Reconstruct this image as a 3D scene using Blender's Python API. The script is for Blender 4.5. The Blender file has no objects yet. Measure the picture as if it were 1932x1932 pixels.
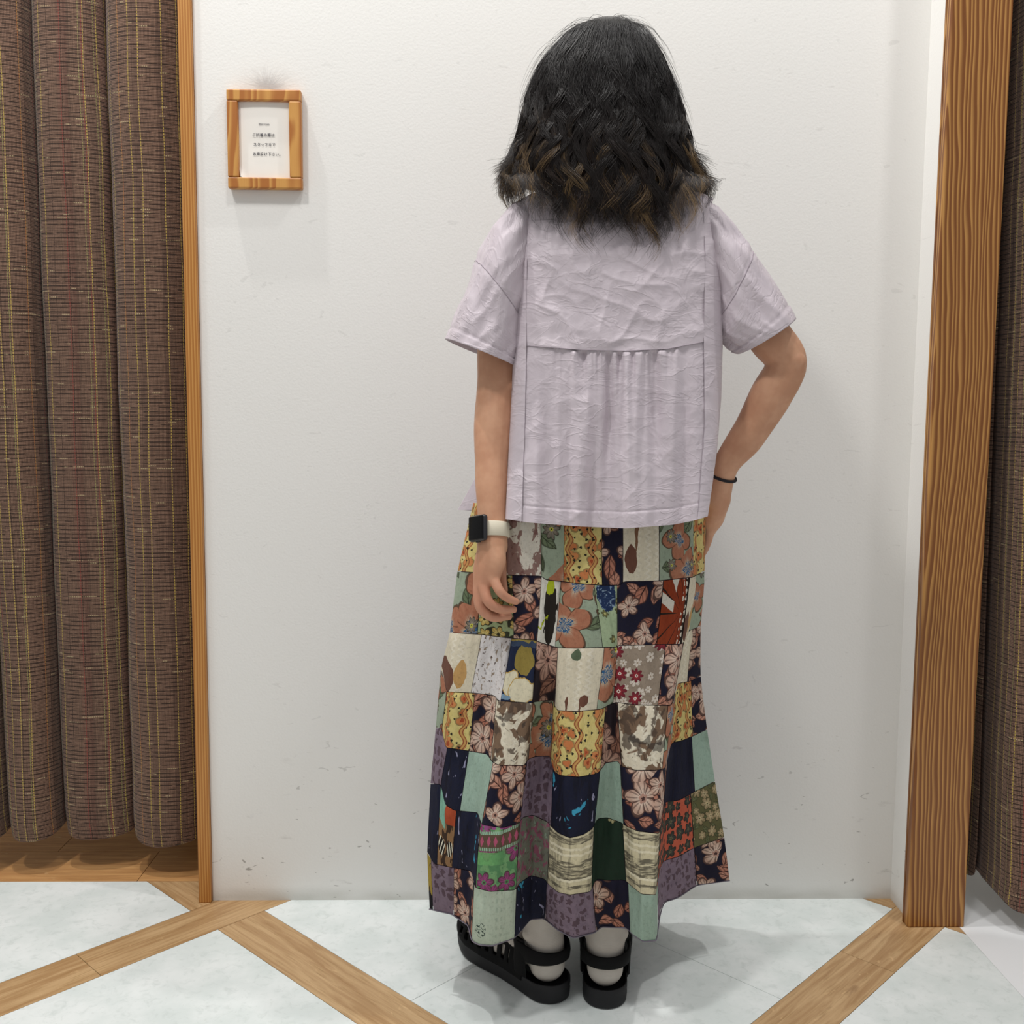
import bpy, bmesh, math, random
import numpy as np
from mathutils import Vector, Matrix

random.seed(7)
rng = np.random.default_rng(7)
scene = bpy.context.scene
C = scene.collection

# ------------------------------------------------------------------ camera
F_PX, CAM_H = 1932.0, 1.0
PITCH, ROLL, YAW = math.atan(1932.0 * 5.18e-5), 0.0073, math.radians(1.2)


def ray(x, y):
    """direction from the camera through a photo pixel (world: x along the wall, y towards it, z up)"""
    u = (x - 966) / F_PX
    v = -(y - 966) / F_PX
    ca, sa = math.cos(ROLL), math.sin(ROLL)
    u2 = u * ca - v * sa
    v2 = u * sa + v * ca
    ct, st = math.cos(PITCH), math.sin(PITCH)
    dx, dy, dz = u2, ct + v2 * st, v2 * ct - st
    cy, sy = math.cos(YAW), math.sin(YAW)
    return np.array([dx * cy + dy * sy, -dx * sy + dy * cy, dz + 0 * dx])


def at(x, y, Y):
    """world point seen at a pixel, at depth Y (vectorised)"""
    d = ray(np.asarray(x, float), np.asarray(y, float))
    t = np.asarray(Y, float) / d[1]
    p = d * t
    p[2] = p[2] + CAM_H
    return np.moveaxis(p, 0, -1)


def atz(x, y, z):
    d = ray(np.asarray(x, float), np.asarray(y, float))
    t = (np.asarray(z, float) - CAM_H) / d[2]
    p = d * t
    p[2] = p[2] + CAM_H
    return np.moveaxis(p, 0, -1)


fwd = ray(966, 966)
axR = Vector(ray(966 + F_PX, 966) - fwd).normalized()
axU = Vector(ray(966, 966 - F_PX) - fwd).normalized()
axB = axR.cross(axU).normalized()
cam_d = bpy.data.cameras.new('camera')
cam_d.sensor_width = 36.0
cam_d.lens = 36.0 * F_PX / 1932.0
cam_d.clip_start = 0.05
cam = bpy.data.objects.new('camera', cam_d)
C.objects.link(cam)
M = Matrix((axR, axU, axB)).transposed().to_4x4()
M.translation = (0, 0, CAM_H)
cam.matrix_world = M
scene.camera = cam

# ------------------------------------------------------------------ light and exposure
vs = scene.view_settings
vs.view_transform = 'Standard'
vs.look = 'None'
vs.gamma = 1.0
vs.use_curve_mapping = False
vs.exposure = 0.03
world = bpy.data.worlds.new('world')
scene.world = world
world.use_nodes = True
bg = world.node_tree.nodes['Background']
bg.inputs[0].default_value = (1.0, 0.992, 0.98, 1)
bg.inputs[1].default_value = 0.43


def spot(name, loc, target, power, size=0.05, angle=110, blend=0.6, col=(1, 0.98, 0.955)):
    d = bpy.data.lights.new(name, 'SPOT')
    d.energy = power
    d.shadow_soft_size = size
    d.spot_size = math.radians(angle)
    d.spot_blend = blend
    d.color = col
    o = bpy.data.objects.new(name, d)
    C.objects.link(o)
    o.location = loc
    o.rotation_euler = (Vector(target) - Vector(loc)).to_track_quat('-Z', 'Y').to_euler()
    return o


spot('ceiling_spot_left', (-0.90, 1.77, 3.4), (-0.6, 1.95, 0), 92, 0.03, 120)
spot('ceiling_spot_right', (1.05, 1.45, 3.4), (0.75, 1.75, 0), 60, 0.05, 120)
spot('ceiling_spot_middle', (0.1, 0.75, 3.4), (0.2, 1.8, 0.6), 55, 0.15, 110)
spot('ceiling_spot_aisle', (-1.15, 0.55, 3.4), (-0.2, 1.9, 0.6), 105, 0.12, 110)


# ------------------------------------------------------------------ small helpers
def lin(h):
    h = h.lstrip('#')
    out = []
    for i in (0, 2, 4):
        c = int(h[i:i + 2], 16) / 255
        out.append(c / 12.92 if c <= 0.04045 else ((c + 0.055) / 1.055) ** 2.4)
    return (out[0], out[1], out[2], 1.0)


class T:
    """a material under construction with arithmetic on sockets"""

    def __init__(self, name):
        self.m = bpy.data.materials.new(name)
        self.m.use_nodes = True
        self.nt = self.m.node_tree
        self.n = self.nt.nodes
        self.bsdf = self.n['Principled BSDF']
        self._uv = {}

    def new(self, t):
        return self.n.new(t)

    def put(self, val, sock):
        if isinstance(val, S):
            self.nt.links.new(val.s, sock)
        elif isinstance(val, bpy.types.NodeSocket):
            self.nt.links.new(val, sock)
        else:
            sock.default_value = val

    def math(self, op, *a):
        nd = self.new('ShaderNodeMath')
        nd.operation = op
        for i, v in enumerate(a):
            self.put(v, nd.inputs[i])
        return S(self, nd.outputs[0])

    def uv(self, layer='UVMap'):
        if layer not in self._uv:
            nd = self.new('ShaderNodeUVMap')
            nd.uv_map = layer
            sp = self.new('ShaderNodeSeparateXYZ')
            self.nt.links.new(nd.outputs[0], sp.inputs[0])
            self._uv[layer] = (S(self, sp.outputs[0]), S(self, sp.outputs[1]))
        return self._uv[layer]

    def obj(self):
        nd = self.new('ShaderNodeTexCoord')
        sp = self.new('ShaderNodeSeparateXYZ')
        self.nt.links.new(nd.outputs['Object'], sp.inputs[0])
        return [S(self, sp.outputs[i]) for i in range(3)]

    def rand(self):
        nd = self.new('ShaderNodeObjectInfo')
        return S(self, nd.outputs['Random'])

    def vec(self, x, y, z=0.0):
        nd = self.new('ShaderNodeCombineXYZ')
        for i, v in enumerate((x, y, z)):
            self.put(v, nd.inputs[i])
        return S(self, nd.outputs[0])

    def noise(self, vec, scale=1.0, detail=3.0, rough=0.5, dist=0.0):
        nd = self.new('ShaderNodeTexNoise')
        self.put(vec, nd.inputs['Vector'])
        nd.inputs['Scale'].default_value = scale
        nd.inputs['Detail'].default_value = detail
        nd.inputs['Roughness'].default_value = rough
        nd.inputs['Distortion'].default_value = dist
        return S(self, nd.outputs[0])

    def white(self, x):
        nd = self.new('ShaderNodeTexWhiteNoise')
        nd.noise_dimensions = '1D'
        self.put(x, nd.inputs['W'])
        return S(self, nd.outputs[0])

    def smooth(self, a, b, x):
        nd = self.new('ShaderNodeMapRange')
        nd.interpolation_type = 'SMOOTHSTEP'
        self.put(x, nd.inputs[0])
        self.put(a, nd.inputs[1])
        self.put(b, nd.inputs[2])
        return S(self, nd.outputs[0])

    def mix(self, f, a, b, blend='MIX'):
        nd = self.new('ShaderNodeMix')
        nd.data_type = 'RGBA'
        nd.blend_type = blend
        self.put(f, nd.inputs[0])
        self.put(a, nd.inputs[6])
        self.put(b, nd.inputs[7])
        return S(self, nd.outputs[2])

    def bump(self, h, strength=0.3, dist=0.002, normal=None):
        nd = self.new('ShaderNodeBump')
        nd.inputs['Strength'].default_value = strength
        nd.inputs['Distance'].default_value = dist
        self.put(h, nd.inputs['Height'])
        if normal is not None:
            self.put(normal, nd.inputs['Normal'])
        return S(self, nd.outputs[0])

    def done(self, color, rough=0.6, normal=None, spec=0.5, **kw):
        self.put(color, self.bsdf.inputs['Base Color'])
        self.put(rough, self.bsdf.inputs['Roughness'])
        self.bsdf.inputs['Specular IOR Level'].default_value = spec
        if normal is not None:
            self.put(normal, self.bsdf.inputs['Normal'])
        for k, v in kw.items():
            self.put(v, self.bsdf.inputs[k])
        return self.m


class S:
    def __init__(self, t, s):
        self.t, self.s = t, s

    def __add__(self, o): return self.t.math('ADD', self, o)
    __radd__ = __add__
    def __sub__(self, o): return self.t.math('SUBTRACT', self, o)
    def __rsub__(self, o): return self.t.math('SUBTRACT', o, self)
    def __mul__(self, o): return self.t.math('MULTIPLY', self, o)
    __rmul__ = __mul__
    def __truediv__(self, o): return self.t.math('DIVIDE', self, o)
    def __lt__(self, o): return self.t.math('LESS_THAN', self, o)
    def __gt__(self, o): return self.t.math('GREATER_THAN', self, o)
    def sin(self): return self.t.math('SINE', self)
    def cos(self): return self.t.math('COSINE', self)
    def abs(self): return self.t.math('ABSOLUTE', self)
    def floor(self): return self.t.math('FLOOR', self)
    def frac(self): return self.t.math('FRACT', self)
    def sqrt(self): return self.t.math('SQRT', self)
    def pow(self, e): return self.t.math('POWER', self, e)
    def max(self, o): return self.t.math('MAXIMUM', self, o)
    def min(self, o): return self.t.math('MINIMUM', self, o)


def flat(name, col, rough=0.6, spec=0.5, **kw):
    t = T(name)
    return t.done(lin(col) if isinstance(col, str) else col, rough, spec=spec, **kw)


def link(o, parent=None):
    C.objects.link(o)
    if parent is not None:
        o.parent = parent
    return o


def mesh(name, verts, faces, mat=None, parent=None, smooth=True, uvs=None):
    me = bpy.data.meshes.new(name)
    me.from_pydata([tuple(map(float, v)) for v in verts], [], faces)
    if smooth:
        me.polygons.foreach_set('use_smooth', np.ones(len(me.polygons), bool))
    if uvs:
        nl = len(me.loops)
        li = np.empty(nl, np.int32)
        me.loops.foreach_get('vertex_index', li)
        for lname, arr in uvs.items():
            lay = me.uv_layers.new(name=lname)
            lay.data.foreach_set('uv', np.asarray(arr, np.float32)[li].ravel())
    me.update()
    o = bpy.data.objects.new(name, me)
    if mat:
        me.materials.append(mat)
    return link(o, parent)


def grid(name, P, mat, parent=None, closed=False, uvs=None, skip=None, flip=False):
    """P: (rows, cols, 3) points -> quad sheet; closed joins the last column to the first"""
    n, m = P.shape[:2]
    i, j = np.meshgrid(np.arange(n - 1), np.arange(m if closed else m - 1), indexing='ij')
    j2 = (j + 1) % m
    q = np.stack([i * m + j, i * m + j2, (i + 1) * m + j2, (i + 1) * m + j], -1)
    if flip:
        q = q[..., ::-1]
    if skip is not None:
        q = q[~skip[:q.shape[0], :q.shape[1]]]
    q = q.reshape(-1, 4)
    u = {k: v.reshape(-1, 2) for k, v in uvs.items()} if uvs else None
    return mesh(name, P.reshape(-1, 3), q.tolist(), mat, parent, True, u)


def box(name, lo, hi, mat, parent=None, bevel=0.0, seg=2):
    bm = bmesh.new()
    bmesh.ops.create_cube(bm, size=1.0)
    lo, hi = Vector(lo), Vector(hi)
    for v in bm.verts:
        v.co = Vector([(lo[k] + hi[k]) / 2 + v.co[k] * (hi[k] - lo[k]) for k in range(3)])
    if bevel:
        bmesh.ops.bevel(bm, geom=bm.edges[:], offset=bevel, segments=seg, affect='EDGES', profile=0.5)
    me = bpy.data.meshes.new(name)
    bm.to_mesh(me)
    bm.free()
    me.materials.append(mat)
    return link(bpy.data.objects.new(name, me), parent)


def tube_rings(path, radii, n=12, up=None, squash=None):
    """rings around a path; radii scalar list; returns (len, n, 3)"""
    path = np.asarray(path, float)
    tan = np.gradient(path, axis=0)
    tan /= np.linalg.norm(tan, axis=1)[:, None]
    ref = np.array(up if up is not None else (0, 1, 0.0), float)
    a = np.cross(tan, ref)
    a /= np.linalg.norm(a, axis=1)[:, None] + 1e-9
    b = np.cross(tan, a)
    th = np.linspace(0, 2 * np.pi, n, endpoint=False)
    r = np.asarray(radii, float)
    if r.ndim == 1:
        r = np.stack([r, r], 1)
    return path[:, None] + (np.cos(th)[None, :, None] * r[:, None, :1] * a[:, None]
                            + np.sin(th)[None, :, None] * r[:, None, 1:] * b[:, None])


def tag(o, label=None, cat=None, group=None, kind=None):
    for k, v in (('label', label), ('category', cat), ('group', group), ('kind', kind)):
        if v:
            o[k] = v
    return o


# numpy perlin-like noise
_perm = np.random.default_rng(3).permutation(512)
_g = np.random.default_rng(4).normal(size=(512, 3))
_g /= np.linalg.norm(_g, axis=1)[:, None]


def pn(x, y, z=0.0):
    x, y, z = np.broadcast_arrays(np.asarray(x, float), np.asarray(y, float), np.asarray(z, float))
    xi, yi, zi = np.floor(x).astype(int), np.floor(y).astype(int), np.floor(z).astype(int)
    xf, yf, zf = x - xi, y - yi, z - zi
    fd = lambda t: t * t * t * (t * (t * 6 - 15) + 10)
    u, v, w = fd(xf), fd(yf), fd(zf)
    out = 0
    for dx in (0, 1):
        for dy in (0, 1):
            for dz in (0, 1):
                h = _perm[(_perm[(_perm[(xi + dx) % 512] + yi + dy) % 512] + zi + dz) % 512]
                g = _g[h]
                d = g[..., 0] * (xf - dx) + g[..., 1] * (yf - dy) + g[..., 2] * (zf - dz)
                out = out + d * (u if dx else 1 - u) * (v if dy else 1 - v) * (w if dz else 1 - w)
    return out * 1.6


def fbm(x, y, z=0.0, o=3):
    s, a = 0, 1.0
    for k in range(o):
        s = s + a * pn(x * 2 ** k + 17 * k, y * 2 ** k, z)
        a *= 0.5
    return s


def ridge(x, y, z=0.0):
    return np.clip(1 - 2.2 * np.abs(pn(x, y, z)), 0, 1) ** 2


def interp(x, xs, ys):
    return np.interp(x, xs, ys)


def smooth1(a, n):
    k = np.hanning(2 * n + 1)
    k /= k.sum()
    return np.convolve(np.pad(a, n, mode='edge'), k, 'valid')


# ------------------------------------------------------------------ materials of the setting
def mat_wall():
    t = T('white_painted_wall')
    x, y, z = t.obj()
    p = t.vec(x, y, z)
    dirt = t.smooth(0.62, 0.78, t.noise(t.vec(x * 14.0, y * 14.0, z * 42.0), 1.0, 4.0, 0.65))
    low = t.smooth(0.42, 0.02, z)
    sc = t.noise(t.vec(x * 26.0, y * 5.0, z * 60.0 + 3.0), 1.0, 2.0, 0.5, 1.5)
    scuff = t.smooth(0.70, 0.735, sc)
    col = t.mix(t.noise(p, 1.3, 3.0), lin('e4e3df'), lin('eeedea'))
    col = t.mix(dirt * (low * 0.34 + 0.03), col, lin('8f8a82'))
    col = t.mix(scuff * (low * 0.55 + 0.10), col, lin('76726c'))
    # grime line along the floor
    g = t.smooth(0.035, 0.004, z) * t.smooth(0.25, 0.6, t.noise(t.vec(x * 6.0, 0.0, z * 20.0), 1.0, 2.0))
    col = t.mix(g * 0.45, col, lin('a9a69a'))
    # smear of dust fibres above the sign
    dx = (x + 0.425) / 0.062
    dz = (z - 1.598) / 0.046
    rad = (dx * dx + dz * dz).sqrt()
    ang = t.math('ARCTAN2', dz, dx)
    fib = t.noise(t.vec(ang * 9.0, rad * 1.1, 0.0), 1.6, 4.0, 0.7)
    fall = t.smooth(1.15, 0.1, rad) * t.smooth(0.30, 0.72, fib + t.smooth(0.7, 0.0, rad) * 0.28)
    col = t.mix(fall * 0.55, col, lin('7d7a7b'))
    b = t.bump(t.noise(p, 230.0, 2.0, 0.5), 0.16, 0.002)
    return t.done(col, 0.62, b, 0.35)


def mat_wood(name, dark, light, freq=95.0, swirl=1.0, axis='z', uvmode=False, rough=0.42, broad=0.0):
    """pine with running grain: growth rings cut lengthwise"""
    t = T(name)
    if uvmode:
        a, l = t.uv()
        b = 0.0
    else:
        x, y, z = t.obj()
        a, b, l = x, y, z
    r = t.rand()
    w = t.noise(t.vec(a * 5.0, (b * 5.0) if b is not 0.0 else 0.0, l * 0.9 + r * 30.0), 1.0, 1.0, 0.4)
    w2 = t.noise(t.vec(a * 26.0, 0.0, l * 7.0), 1.0, 1.0, 0.4)
    w3 = t.noise(t.vec(a * 34.0, 0.0, l * 0.35 + 4.0), 1.0, 1.0, 0.5)
    base = (w3 - 0.5) * (3.0 * swirl) + (a + (b * 0.6 if b is not 0.0 else 0.0)) * freq + (w - 0.5) * (14.0 * swirl) + (w2 - 0.5) * (1.1 * swirl)
    ring = base.frac()
    s = t.smooth(0.0, 0.62, ring) * t.smooth(1.0, 0.86, ring)
    fib = t.noise(t.vec(a * 900.0, 0.0, l * 12.0), 1.0, 2.0, 0.6)
    col = t.mix(s, lin(light), lin(dark))
    col = t.mix((fib - 0.5) * 0.5 + 0.12, col, lin(dark))
    bp = t.bump(s * 0.4 + fib * 0.5, 0.18, 0.001)
    return t.done(col, rough, bp, 0.45)


def mat_plank(name, c0, c1, c2):
    t = T(name)
    u, v = t.uv()
    r = t.rand()
    st = t.noise(t.vec(u * 5.0 + r * 40.0, v * 75.0, r * 9.0), 1.0, 5.0, 0.62, 0.6)
    st2 = t.noise(t.vec(u * 14.0 + r * 11.0, v * 260.0, 2.0), 1.0, 3.0, 0.6)
    kn = t.smooth(0.64, 0.78, t.noise(t.vec(u * 22.0 + r * 7.0, v * 70.0, 5.0), 1.0, 3.0, 0.55, 1.2))
    col = t.mix(t.smooth(0.3, 0.7, st), lin(c0), lin(c1))
    col = t.mix(t.smooth(0.52, 0.75, st2) * 0.55, col, lin(c2))
    col = t.mix(kn * 0.75, col, lin('dcb98a'))
    br = t.smooth(0.66, 0.8, t.noise(t.vec(u * 9.0 + 3.0, v * 40.0, r * 3.0 + 8.0), 1.0, 3.0, 0.6))
    col = t.mix(br * 0.5, col, lin('6f4724'))
    return t.done(col, 0.45, t.bump(st2, 0.12, 0.001), 0.4)


def mat_tile():
    t = T('pale_stone_tile')
    x, y, z = t.obj()
    p = t.vec(x, y, z)
    n1 = t.noise(p, 9.0, 4.0, 0.6)
    n2 = t.noise(p, 48.0, 4.0, 0.65, 0.8)
    col = t.mix(t.smooth(0.32, 0.7, n1), lin('e0e8e6'), lin('f0f5f4'))
    col = t.mix(t.smooth(0.5, 0.72, n2) * 0.45, col, lin('cbd4d1'))
    col = t.mix(t.smooth(0.62, 0.8, t.noise(p, 120.0, 2.0)) * 0.3, col, lin('b9bfba'))
    return t.done(col, 0.5, t.bump(n2, 0.05, 0.001), 0.35)


def mat_curtain():
    t = T('brown_woven_tweed')
    u, v = t.uv()
    wob = t.noise(t.vec(u * 18.0, v * 2.5), 1.0, 2.0)
    vv = v + (wob - 0.5) * 0.004
    uu = u + (t.noise(t.vec(u * 3.0, v * 9.0), 1.0, 2.0) - 0.5) * 0.003
    # ground weave
    wx = (uu * (6.2832 / 0.0024)).sin() * 0.5 + 0.5
    wz = (vv * (6.2832 / 0.0029)).sin() * 0.5 + 0.5
    g = wx * 0.5 + wz * 0.5
    big = t.noise(t.vec(u * 60.0, v * 240.0), 1.0, 3.0, 0.6)
    col = t.mix(t.smooth(0.2, 0.8, g * 0.6 + big * 0.4), lin('46342a'), lin('8c6f5e'))
    # vertical shade bands by thread group
    band = t.white((uu * 85.0).floor())
    col = t.mix(t.smooth(0.55, 1.0, band) * 0.4, col, lin('3c2b25'))
    band2 = t.white((uu * 47.0).floor() + 31.0)
    col = t.mix(t.smooth(0.8, 0.9, band2) * 0.12, col, lin('7c3c3a'))
    # dark horizontal rib lines, broken into dashes
    row = vv / 0.0088
    rid = t.white(row.floor())
    rf = (row.frac() - 0.5).abs()
    dash = t.noise(t.vec(u * 42.0, row.floor() * 7.3), 1.0, 2.0)
    col = t.mix((rf < 0.12) * t.smooth(0.36, 0.5, dash) * 0.85, col, lin('271c17'))
    # pale slub picks in some rows
    row2 = vv / 0.0059 + 0.3
    r2 = t.white(row2.floor() + 77.0)
    seg = t.noise(t.vec(u * 30.0, row2.floor() * 3.7 + 9.0), 1.0, 1.0)
    stp = ((uu / 0.0042).frac() < 0.72)
    pick = ((row2.frac() - 0.5).abs() < 0.2) * (r2 > 0.7) * t.smooth(0.58, 0.64, seg) * stp
    col = t.mix(pick * 0.6, col, lin('c4b08a'))
    # thin vertical coloured threads
    def thread(per, width, thr, off, c, f):
        q = uu / per + off
        rr = t.white(q.floor() + off * 10.0)
        d = (q.frac() - 0.5 - (rr - 0.5) * 0.6).abs()
        st = ((vv / 0.0058 + rr).frac() < 0.74)
        return t.mix((d < width / per) * (rr > thr) * st * f, col, lin(c))
    col = thread(0.023, 0.0008, 0.35, 0.21, 'b7a052', 0.9)
    col = thread(0.031, 0.0006, 0.45, 0.63, '2a1c18', 0.9)
    col = thread(0.041, 0.0006, 0.45, 0.37, '8d3a36', 0.8)
    col = thread(0.033, 0.0006, 0.5, 0.83, '9b9a5e', 0.7)
    h = g * 0.5 + big * 0.5 + pick * 0.6 - (rf < 0.12) * 0.3
    return t.done(col, 0.85, t.bump(h, 0.55, 0.0016), 0.2, **{'Sheen Weight': 0.12, 'Sheen Roughness': 0.5})


M_wall = mat_wall()
M_post = mat_wood('pine_post', '78461a', 'bd8b4b', 140.0, 1.0)
M_trim = mat_wood('pine_trim', 'a86d2e', 'cb9450', 190.0, 0.35)
M_frame = mat_wood('pine_frame', 'a9692f', 'cf9a52', 55.0, 1.3, uvmode=True)
M_tile = mat_tile()
M_plank = mat_plank('oak_plank', 'ab855a', 'cdab7f', '92703f')
M_bplank = mat_plank('warm_plank', 'b07c49', 'd2a067', '8f6034')
M_curtain = mat_curtain()
M_base = flat('floor_screed', '6b6256', 0.8)
M_vinyl = flat('white_vinyl', 'f6f8fa', 0.45)
M_dark = flat('booth_wall_paint', 'cfcac0', 0.7)

# ------------------------------------------------------------------ the setting
floor = tag(box('floor', (-2.4, -0.2, -0.05), (2.4, 3.3, -0.009), M_base), kind='structure')


def clip_poly(poly, x0, x1, y0, y1):
    for ax, lim, sgn in ((0, x0, 1), (0, x1, -1), (1, y0, 1), (1, y1, -1)):
        out = []
        for i in range(len(poly)):
            p, q = poly[i], poly[(i + 1) % len(poly)]
            dp, dq = sgn * (p[ax] - lim), sgn * (q[ax] - lim)
            if dp >= 0:
                out.append(p)
            if dp * dq < 0:
                k = dp / (dp - dq)
                out.append((p[0] + k * (q[0] - p[0]), p[1] + k * (q[1] - p[1])))
        poly = out
        if len(poly) < 3:
            return None
    return poly


def slab(name, poly, mat, udir=None, z0=-0.009, z1=0.0):
    n = len(poly)
    vs_ = [(p[0], p[1], z1) for p in poly] + [(p[0], p[1], z0) for p in poly]
    fs = [list(range(n))] + [[i, n + i, n + (i + 1) % n, (i + 1) % n] for i in range(n)]
    uv = None
    if udir is not None:
        d = np.array(udir, float)
        d /= np.linalg.norm(d)
        e = np.array([-d[1], d[0]])
        A = np.array([[v[0], v[1]] for v in vs_])
        uv = {'UVMap': np.stack([A @ d, A @ e], 1)}
    return mesh(name, vs_, fs, mat, floor, False, uv)


AREA = (-2.0, 0.92, 0.2, 2.095)
PA, PB, PITCHD, HALF, G = -2.487, 1.445, 1.412, 0.0735, 0.0007   # lattice in x-y and x+y


def uvpoly(a0, a1, b0, b1):   # a = x-y, b = x+y
    f = lambda a, b: ((a + b) / 2, (b - a) / 2)
    return [f(a0, b0), f(a0, b1), f(a1, b1), f(a1, b0)][::-1]


def area(poly):
    return 0.5 * abs(sum(poly[i][0] * poly[(i + 1) % len(poly)][1] - poly[(i + 1) % len(poly)][0] * poly[i][1] for i in range(len(poly))))


def put(name, a0, a1, b0, b1, mat, udir=None):
    p = clip_poly(uvpoly(a0 + G, a1 - G, b0 + G, b1 - G), *AREA)
    if p and area(p) > 2e-4:
        slab(name, p, mat, udir)


for i in range(-2, 4):
    for j in range(-3, 3):
        ac, bc = PA + i * PITCHD, PB + j * PITCHD
        a0, a1 = ac + HALF, ac + PITCHD - HALF
        b0, b1 = bc + HALF, bc + PITCHD - HALF
        am, bm_ = (a0 + a1) / 2, (b0 + b1) / 2
        for (p, q) in ((a0, am), (am, a1)):
            for (r_, s_) in ((b0, bm_), (bm_, b1)):
                put('tile', p, q, r_, s_, M_tile)
        # strip along x+y (constant x-y): long boards with an end joint, running through the crossings
        put('plank', ac - HALF, ac + HALF, bc - 0.397, bc - 0.397 + PITCHD, M_plank, (1, 1))
        # strip across, between two running strips
        put('plank', a0, a1, bc - HALF, bc + HALF, M_plank, (1, -1))
# changing cubicle floor: wide boards
rows = [(2.095, [-0.745, -1.66]), (2.244, [-0.972, -1.9]), (2.393, [-0.8, -1.5]), (2.542, [-1.05]), (2.691, [-0.8]), (2.84, [-1.2]), (2.99, [-0.9])]
for y0, cuts in rows:
    xs = [-2.0] + sorted(cuts) + [-0.565]
    for k in range(len(xs) - 1):
        slab('plank', [(xs[k] + G, y0 + G), (xs[k + 1] - G, y0 + G), (xs[k + 1] - G, y0 + 0.149 - G), (xs[k] + G, y0 + 0.149 - G)], M_bplank, (1, 0))
slab('vinyl_sheet', [(0.9205, 0.2), (2.0, 0.2), (2.0, 3.1), (0.9205, 3.1)], M_vinyl)

wall_back = tag(box('wall_back', (-0.562, 2.01, 0), (0.83, 2.12, 2.75), M_wall), kind='structure')
wall_right = tag(box('wall_right', (0.83, 1.912, 0), (0.93, 3.1, 2.75), M_wall), kind='structure')
wall_divider = tag(box('wall_left', (-0.562, 2.121, 0), (-0.46, 3.1, 2.75), M_dark), kind='structure')
wall_rear = tag(box('wall_rear', (-2.0, 3.1, 0), (2.0, 3.2, 2.75), M_dark), kind='structure')
booth_top = tag(box('booth_light_cover', (-2.0, 2.0, 2.76), (2.0, 3.2, 2.8), M_dark), kind='structure')  # unseen cover added over the cubicles so ambient light leaves them dark
tag(box('wall_far_left', (-2.1, 2.095, 0), (-2.0, 3.2, 2.75), M_dark), kind='structure')
tag(box('wall_far_right', (2.0, 1.9, 0), (2.1, 3.2, 2.75), M_dark), kind='structure')
tag(box('trim_1', (-0.5875, 1.999, 0), (-0.5625, 2.12, 2.75), M_trim, bevel=0.002), kind='structure')
post = tag(box('trim_2', (0.817, 1.891, 0), (0.929, 1.9115, 2.75), M_post, bevel=0.003), kind='structure')
# slightly deeper left return of the post against the partition
box('post_return', (0.817, 1.9115, 0), (0.8298, 1.917, 2.75), M_post, post)

# ------------------------------------------------------------------ curtains
def curtain(name, xs_edges_top, xs_edges_bot, y0, amp, hem, ztop, label, seed, skew=0.03, yoff=None, nseg=26):
    """xs_edges: world x of the fold valleys along the top and along the hem"""
    et, eb = np.array(xs_edges_top), np.array(xs_edges_bot)
    nf = len(et) - 1
    ph = np.linspace(0, nf, nf * nseg + 1)
    zz = np.concatenate([[0.0, 0.0, 0.004, 0.012, 0.022, 0.034], np.linspace(0.05, ztop - hem, 90)])
    nz = len(zz)
    fz = np.clip(zz / (ztop - hem), 0, 1)
    P = np.zeros((nz, len(ph), 3))
    k = np.floor(ph).clip(0, nf - 1).astype(int)
    f = ph - k
    for r_ in range(nz):
        z = zz[r_]
        e = eb + (et - eb) * fz[r_]
        w = e[k + 1] - e[k]
        # rounded roll leaning over its left valley
        g = np.sin(np.pi * np.clip(f, 0, 1)) ** 0.75
        x = e[k] + w * (f - skew / 0.14 * np.sin(np.pi * 2 * f) * 0.55)
        a = amp * (1 + 0.25 * np.sin(k * 2.1 + seed)) * (0.85 + 0.35 * (1 - fz[r_]))
        y = y0 - a * g + 0.006 * pn(ph * 1.7 + seed, z * 1.5, seed)
        if yoff is not None:
            y = y + yoff(x, e)
        pin = math.exp(-(z / 0.03) ** 2)
        y = y + pin * 0.006 * (1 if r_ > 0 else 2.2)
        zb = hem + 0.028 * (1 - g) + 0.010 * pn(ph * 2.3 + 5 * seed, 0.5) * math.exp(-z / 0.06)
        P[r_, :, 0] = x + 0.003 * pn(ph * 3, z * 4, seed + 2)
        P[r_, :, 1] = y
        P[r_, :, 2] = zb + z * (1 - (zb - hem) / (ztop - hem)) + (0.006 if r_ == 0 else 0)
    du = np.linalg.norm(np.diff(P[40], axis=0), axis=1)
    u = np.concatenate([[0], np.cumsum(du)])
    UV = np.stack([np.broadcast_to(u, (nz, len(u))), P[:, :, 2]], -1)
    o = grid(name, P, M_curtain, None, uvs={'UVMap': UV})
    md = o.modifiers.new('thickness', 'SOLIDIFY')
    md.thickness = 0.003
    md.offset = 0
    tag(o, label, 'curtain', 'fitting room curtains')
    return o


Lx = lambda px, py, Y: float(at(px, py, Y)[0])
top_e = [Lx(-240, 0, 2.17), Lx(-95, 0, 2.17), Lx(48, 0, 2.17), Lx(190, 0, 2.17), -0.600]
bot_e = [Lx(-90, 1560, 2.17), Lx(22, 1560, 2.17), Lx(120, 1560, 2.17), Lx(256, 1560, 2.17), -0.600]
curtain('curtain', top_e, bot_e, 2.20, 0.068, 0.070, 2.5,
        'brown tweed curtain hanging in wide folds beside the thin wooden trim', 1.0)
curtain('curtain', [0.937, 0.948, 1.08, 1.20, 1.32], [0.945, 0.992, 1.13, 1.26, 1.38], 2.06, 0.055, 0.045, 2.5,
        'brown tweed curtain partly hidden behind the broad wooden post', 4.0,
        yoff=lambda x, e: -0.15 * np.clip((x - e[1] + 0.006) / 0.012, 0, 1))

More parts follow.
